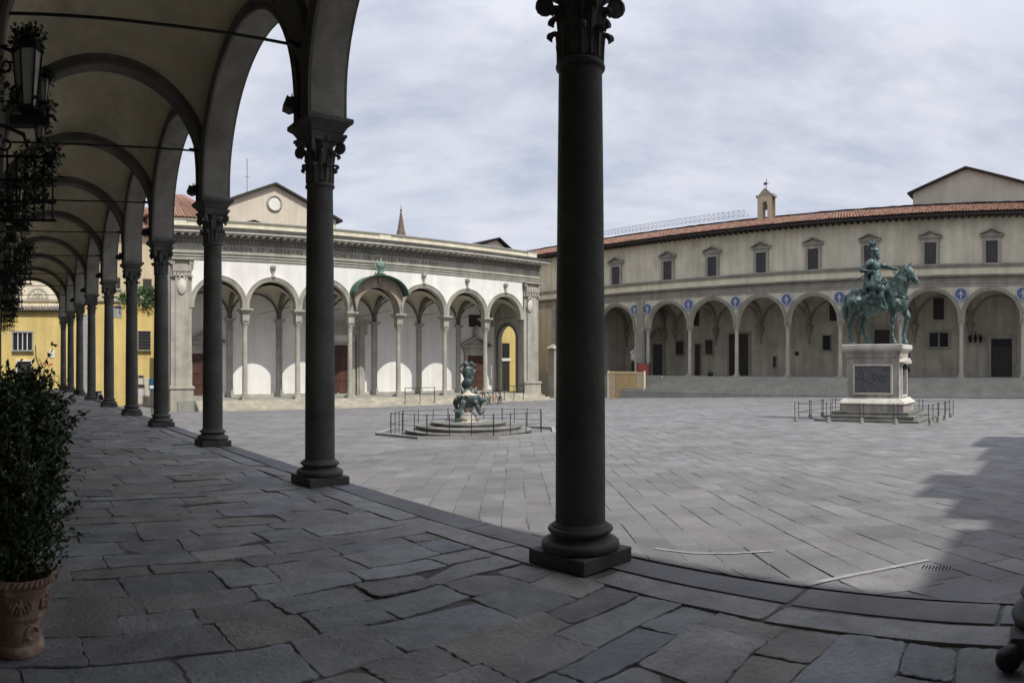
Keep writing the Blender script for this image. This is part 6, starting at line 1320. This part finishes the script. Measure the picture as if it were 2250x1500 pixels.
# hoarding and red panel at the left end of the hospital steps
u0, _ = pxI(1337, 850, -1.6); u1, _ = pxI(1417, 850, -1.6); zt = pxI(1380, 816, -1.6)[1]
T = thing('site_hoarding', (*PI_((u0 + u1) / 2, 0, -1.6)[:2], -0.6), 'low cream board hoarding standing at the left end of the hospital steps', 'hoarding')
n = 5
for i in range(n):
    a = u1 + (u0 - u1) * i / n; b = u1 + (u0 - u1) * (i + 1) / n; m = MB(); m.pbox(PI_, a + 0.006, b - 0.006, -0.9, zt - (0.0 if i else 0.03), -1.64, -1.58); m.build('board', 'hoarding_pale' if i in (0, n - 1) else 'hoarding', T)
m = MB(); m.pbox(PI_, u1, u0, zt - 0.12, zt - 0.04, -1.67, -1.64); m.pbox(PI_, u0 - 0.04, u0 + 0.02, -0.9, zt + 0.03, -1.7, -1.57); m.pbox(PI_, u1 - 0.02, u1 + 0.04, -0.9, zt + 0.03, -1.7, -1.57); m.build('timber', 'hoarding_pale', T)
ua, za = pxI(1427, 822, -0.3); ub, zb_ = pxI(1402, 799, -0.3)
T = thing('red_panel', (*PI_((ua + ub) / 2, 0, -0.3)[:2], FL), 'dull red mesh panel propped against the pilaster above the hoarding', 'panel')
m = MB(); m.pbox(PI_, ua, ub, FL, zb_, -0.34, -0.28); m.build('sheet', 'mesh_red', T)
m = MB(); m.pbox(PI_, ua - 0.03, ua + 0.01, FL, zb_ + 0.04, -0.36, -0.26); m.pbox(PI_, ub - 0.01, ub + 0.03, FL, zb_ + 0.04, -0.36, -0.26); m.build('frame', 'iron_grey', T)
uu, zz = pxI(1393, 806, 0.4); q = PI_(uu, FL, 0.4)
T = thing('white_sculpture', q, 'small black and white pillar-like display standing in the dark arch by the pilaster', 'display')
m = MB(); m.lathe([(0.16, 0), (0.16, 0.75), (0.12, 0.8)], q, 10); m.build('stand', 'bag_black', T)
v, f = surfnet([('e', (q[0], q[1], FL + 1.0), (0.16, 0.2, 0.22)), ('e', (q[0] - 0.05, q[1] + 0.08, FL + 1.28), (0.1, 0.13, 0.14)), ('c', (q[0], q[1] + 0.05, FL + 1.3), (q[0], q[1] - 0.02, FL + 1.5), 0.06, 0.04), ('e', (q[0], q[1] - 0.12, FL + 1.12), (0.12, 0.1, 0.1))], 0.03, 0.05); m = MB(); m.add(v, f); m.build('figure', 'bag_white', T, smooth=60)
def lump(name, label, cat, p, s, parts, material, group=None):
    pr = [('e', (p[0] + a * s, p[1] + b * s, p[2] + c * s), (rx * s, ry * s, rz * s)) for a, b, c, rx, ry, rz in parts]
    v, f = surfnet(pr, 0.09 * s, 0.12 * s, pad=0.2 * s); m = MB(); m.add(v, f); return tag(m.build(name, material, loc=p, smooth=70), label, cat, group)
q = onground(1602, 871); lump('rucksack', 'dark rucksack standing alone on the paving before the hospital steps', 'bag', (q[0], q[1], ground(*q)), 0.4, ((0, 0, 0.4, 0.3, 0.35, 0.45), (-0.1, 0.1, 0.75, 0.2, 0.2, 0.2), (-0.25, 0, 0.3, 0.15, 0.25, 0.25)), 'bag_black')
uu, zz = pxI(1561, 826, -0.1); lump('rucksack', 'black rucksack left on the top hospital step between two columns', 'bag', PI_(uu, FL, -0.1), 0.36, ((0, 0, 0.3, 0.3, 0.45, 0.35), (0, 0.2, 0.5, 0.2, 0.2, 0.25)), 'bag_black')
uu, zz = pxC(385 + 48, 880, -0.75)
# bicycles by the church steps
def bicycle(label, x, y, rz, frame):
    z = ground(x, y); T = thing('bicycle', (x, y, z), label, 'bicycle', 'bicycles parked by the church steps', rz); wr = 0.185
    for s_ in (-1, 1):
        m = local(MB()); m.ring((s_ * 0.29, 0, wr), wr, 0.012, 'y', 20, 5)
        w = m.build('wheel', 'rubber', T, (x, y, z), smooth=60); m = local(MB())
        for k in range(8): a = k * PI / 8; m.tube([(s_ * 0.29 - wr * cos(a), 0, wr - wr * sin(a)), (s_ * 0.29 + wr * cos(a), 0, wr + wr * sin(a))], 0.003, 4)
        m.build('spokes', 'bike_silver', w)
    m = local(MB()); A, B, Cc, D = (-0.29, 0, wr), (-0.05, 0, wr - 0.02), (-0.12, 0, 0.44), (0.2, 0, 0.46)
    for a, b in ((A, B), (A, Cc), (B, Cc), (Cc, D), (B, D), (D, (0.29, 0, wr)), (Cc, (-0.14, 0, 0.5)), (D, (0.18, 0, 0.54))): m.tube([a, b], 0.013, 6)
    m.build('frame', frame, T, (x, y, z)); m = local(MB()); m.tube([(0.22, -0.14, 0.55), (0.17, -0.05, 0.56), (0.17, 0.05, 0.56), (0.22, 0.14, 0.55)], 0.012, 5); m.build('handlebar', 'iron', T, (x, y, z))
    m = local(MB()); m.hexa([(-0.21, -0.04, 0.5), (-0.06, -0.012, 0.5), (-0.21, 0.04, 0.5), (-0.06, 0.012, 0.5), (-0.22, -0.045, 0.535), (-0.05, -0.015, 0.525), (-0.22, 0.045, 0.535), (-0.05, 0.015, 0.525)]); m.build('saddle', 'rubber', T, (x, y, z)); return T
for k, (px_, py_, rz, fr, lab) in enumerate(((1062, 890, 0.5, 'iron', 'black bicycle at the left end of the row behind the fountain'), (1074, 888, 0.7, 'bike_silver', 'silver bicycle second from the left in the row behind the fountain'), (1086, 888, 0.4, 'bike_red', 'red bicycle in the row behind the fountain'), (1098, 887, 0.65, 'iron', 'black bicycle at the right end of the row behind the fountain'))):
    x, y = onground(px_, py_); bicycle(lab, x, y, rz, fr)
# railings on the church steps
for lab, pts in (('thin handrail on the church steps left of the fountain', ((890, 885), (955, 885))), ('thin handrail on the church steps right of the bicycles', ((1108, 868), (1150, 868)))):
    a, b = pxC(pts[0][0], 0, -1.1)[0], pxC(pts[1][0], 0, -1.1)[0]; T = thing('handrail', PC((a + b) / 2, -0.85, -1.1), lab, 'handrail', 'handrails on the church steps')
    m = MB(); m.tube([PC(a, -0.02, -1.1), PC(b, -0.02, -1.1)], 0.016, 5); m.tube([PC(a, -0.3, -1.1), PC(b, -0.3, -1.1)], 0.013, 5); m.build('rail', 'iron', T)
    for k in range(3): u = a + (b - a) * k / 2; m = MB(); m.tube([PC(u, -0.95, -1.1), PC(u, 0.0, -1.1)], 0.018, 5); m.build('post', 'iron', T)
# rubble of pale blocks, stone niche post and poster by the corner
uu = uI(1216, -0.6); q = PI_(uu, -0.95, -0.6)
T = thing('stone_niche', q, 'grey stone niche pillar with a pointed cap, half hidden by the nearest column', 'pillar')
m = MB(); m.box(q[0] - 0.2, q[0] + 0.2, q[1] - 0.25, q[1] + 0.25, -1.1, 2.0); m.build('shaft', 'church_stone', T); m = MB(); m.sqlathe([(0.32, 2.0), (0.32, 2.06), (0.05, 2.3), (0, 2.32)], (q[0], q[1], 0)); m.build('cap', 'church_stone', T)
uu, zz = pxI(1206, 815, -0.16); m = MB(); m.pbox(PI_, uu - 0.14, uu + 0.14, zz - 0.25, zz + 0.25, -0.135, -0.105); tag(m.build('wall_poster', 'poster', loc=PI_(uu, zz - 0.25, -0.12)), 'small white and lilac poster on the cream end wall of the hospital', 'poster')
for (px_, py_, s, lab, dims) in ((1176, 866, 1, 'pale stone block lying near the church corner, leftmost of two', (0.3, 0.22, 0.22)), (1196, 864, 1, 'larger pale stone block with a dark foot near the church corner', (0.36, 0.26, 0.36))):
    q = onground(px_, py_ + 8); z = ground(*q); m = MB(); dx, dy, dz = dims; m.hexa([(q[0] - dx, q[1] - dy, z - 0.05), (q[0] + dx, q[1] - dy, z - 0.05), (q[0] - dx, q[1] + dy, z - 0.05), (q[0] + dx, q[1] + dy, z - 0.05), (q[0] - dx * 0.8, q[1] - dy, z + dz), (q[0] + dx * 0.9, q[1] - dy * 0.9, z + dz * 0.85), (q[0] - dx * 0.85, q[1] + dy, z + dz), (q[0] + dx * 0.7, q[1] + dy * 0.8, z + dz)])
    tag(m.build('stone_block', 'pale_stone', loc=(q[0], q[1], z), bevel=0.02), lab, 'stone block', 'stone blocks near the church corner')
# blue information panel on a post, left of the church pilaster
q = at(334, 890, r=26.0); z = ground(q[0], q[1]) ; T = thing('street_sign', (q[0], q[1], z), 'tall dark blue street panel on a thin post beside the fourth column', 'sign')
zt, zm = at(334, 832, r=26.0)[2], at(334, 856, r=26.0)[2]
m = MB(); m.tube([(q[0], q[1], z), (q[0], q[1], zt)], 0.03, 6); m.build('post', 'iron_grey', T); m = MB(); m.box(q[0] - 0.13, q[0] + 0.13, q[1] - 0.05, q[1] - 0.03, zm, zt); o = m.build('panel', 'sign_blue', T)
m = MB(); m.box(q[0] - 0.1, q[0] + 0.1, q[1] - 0.056, q[1] - 0.051, zm + 0.05, zm + 0.16); m.build('white_field', 'white_trim', o)
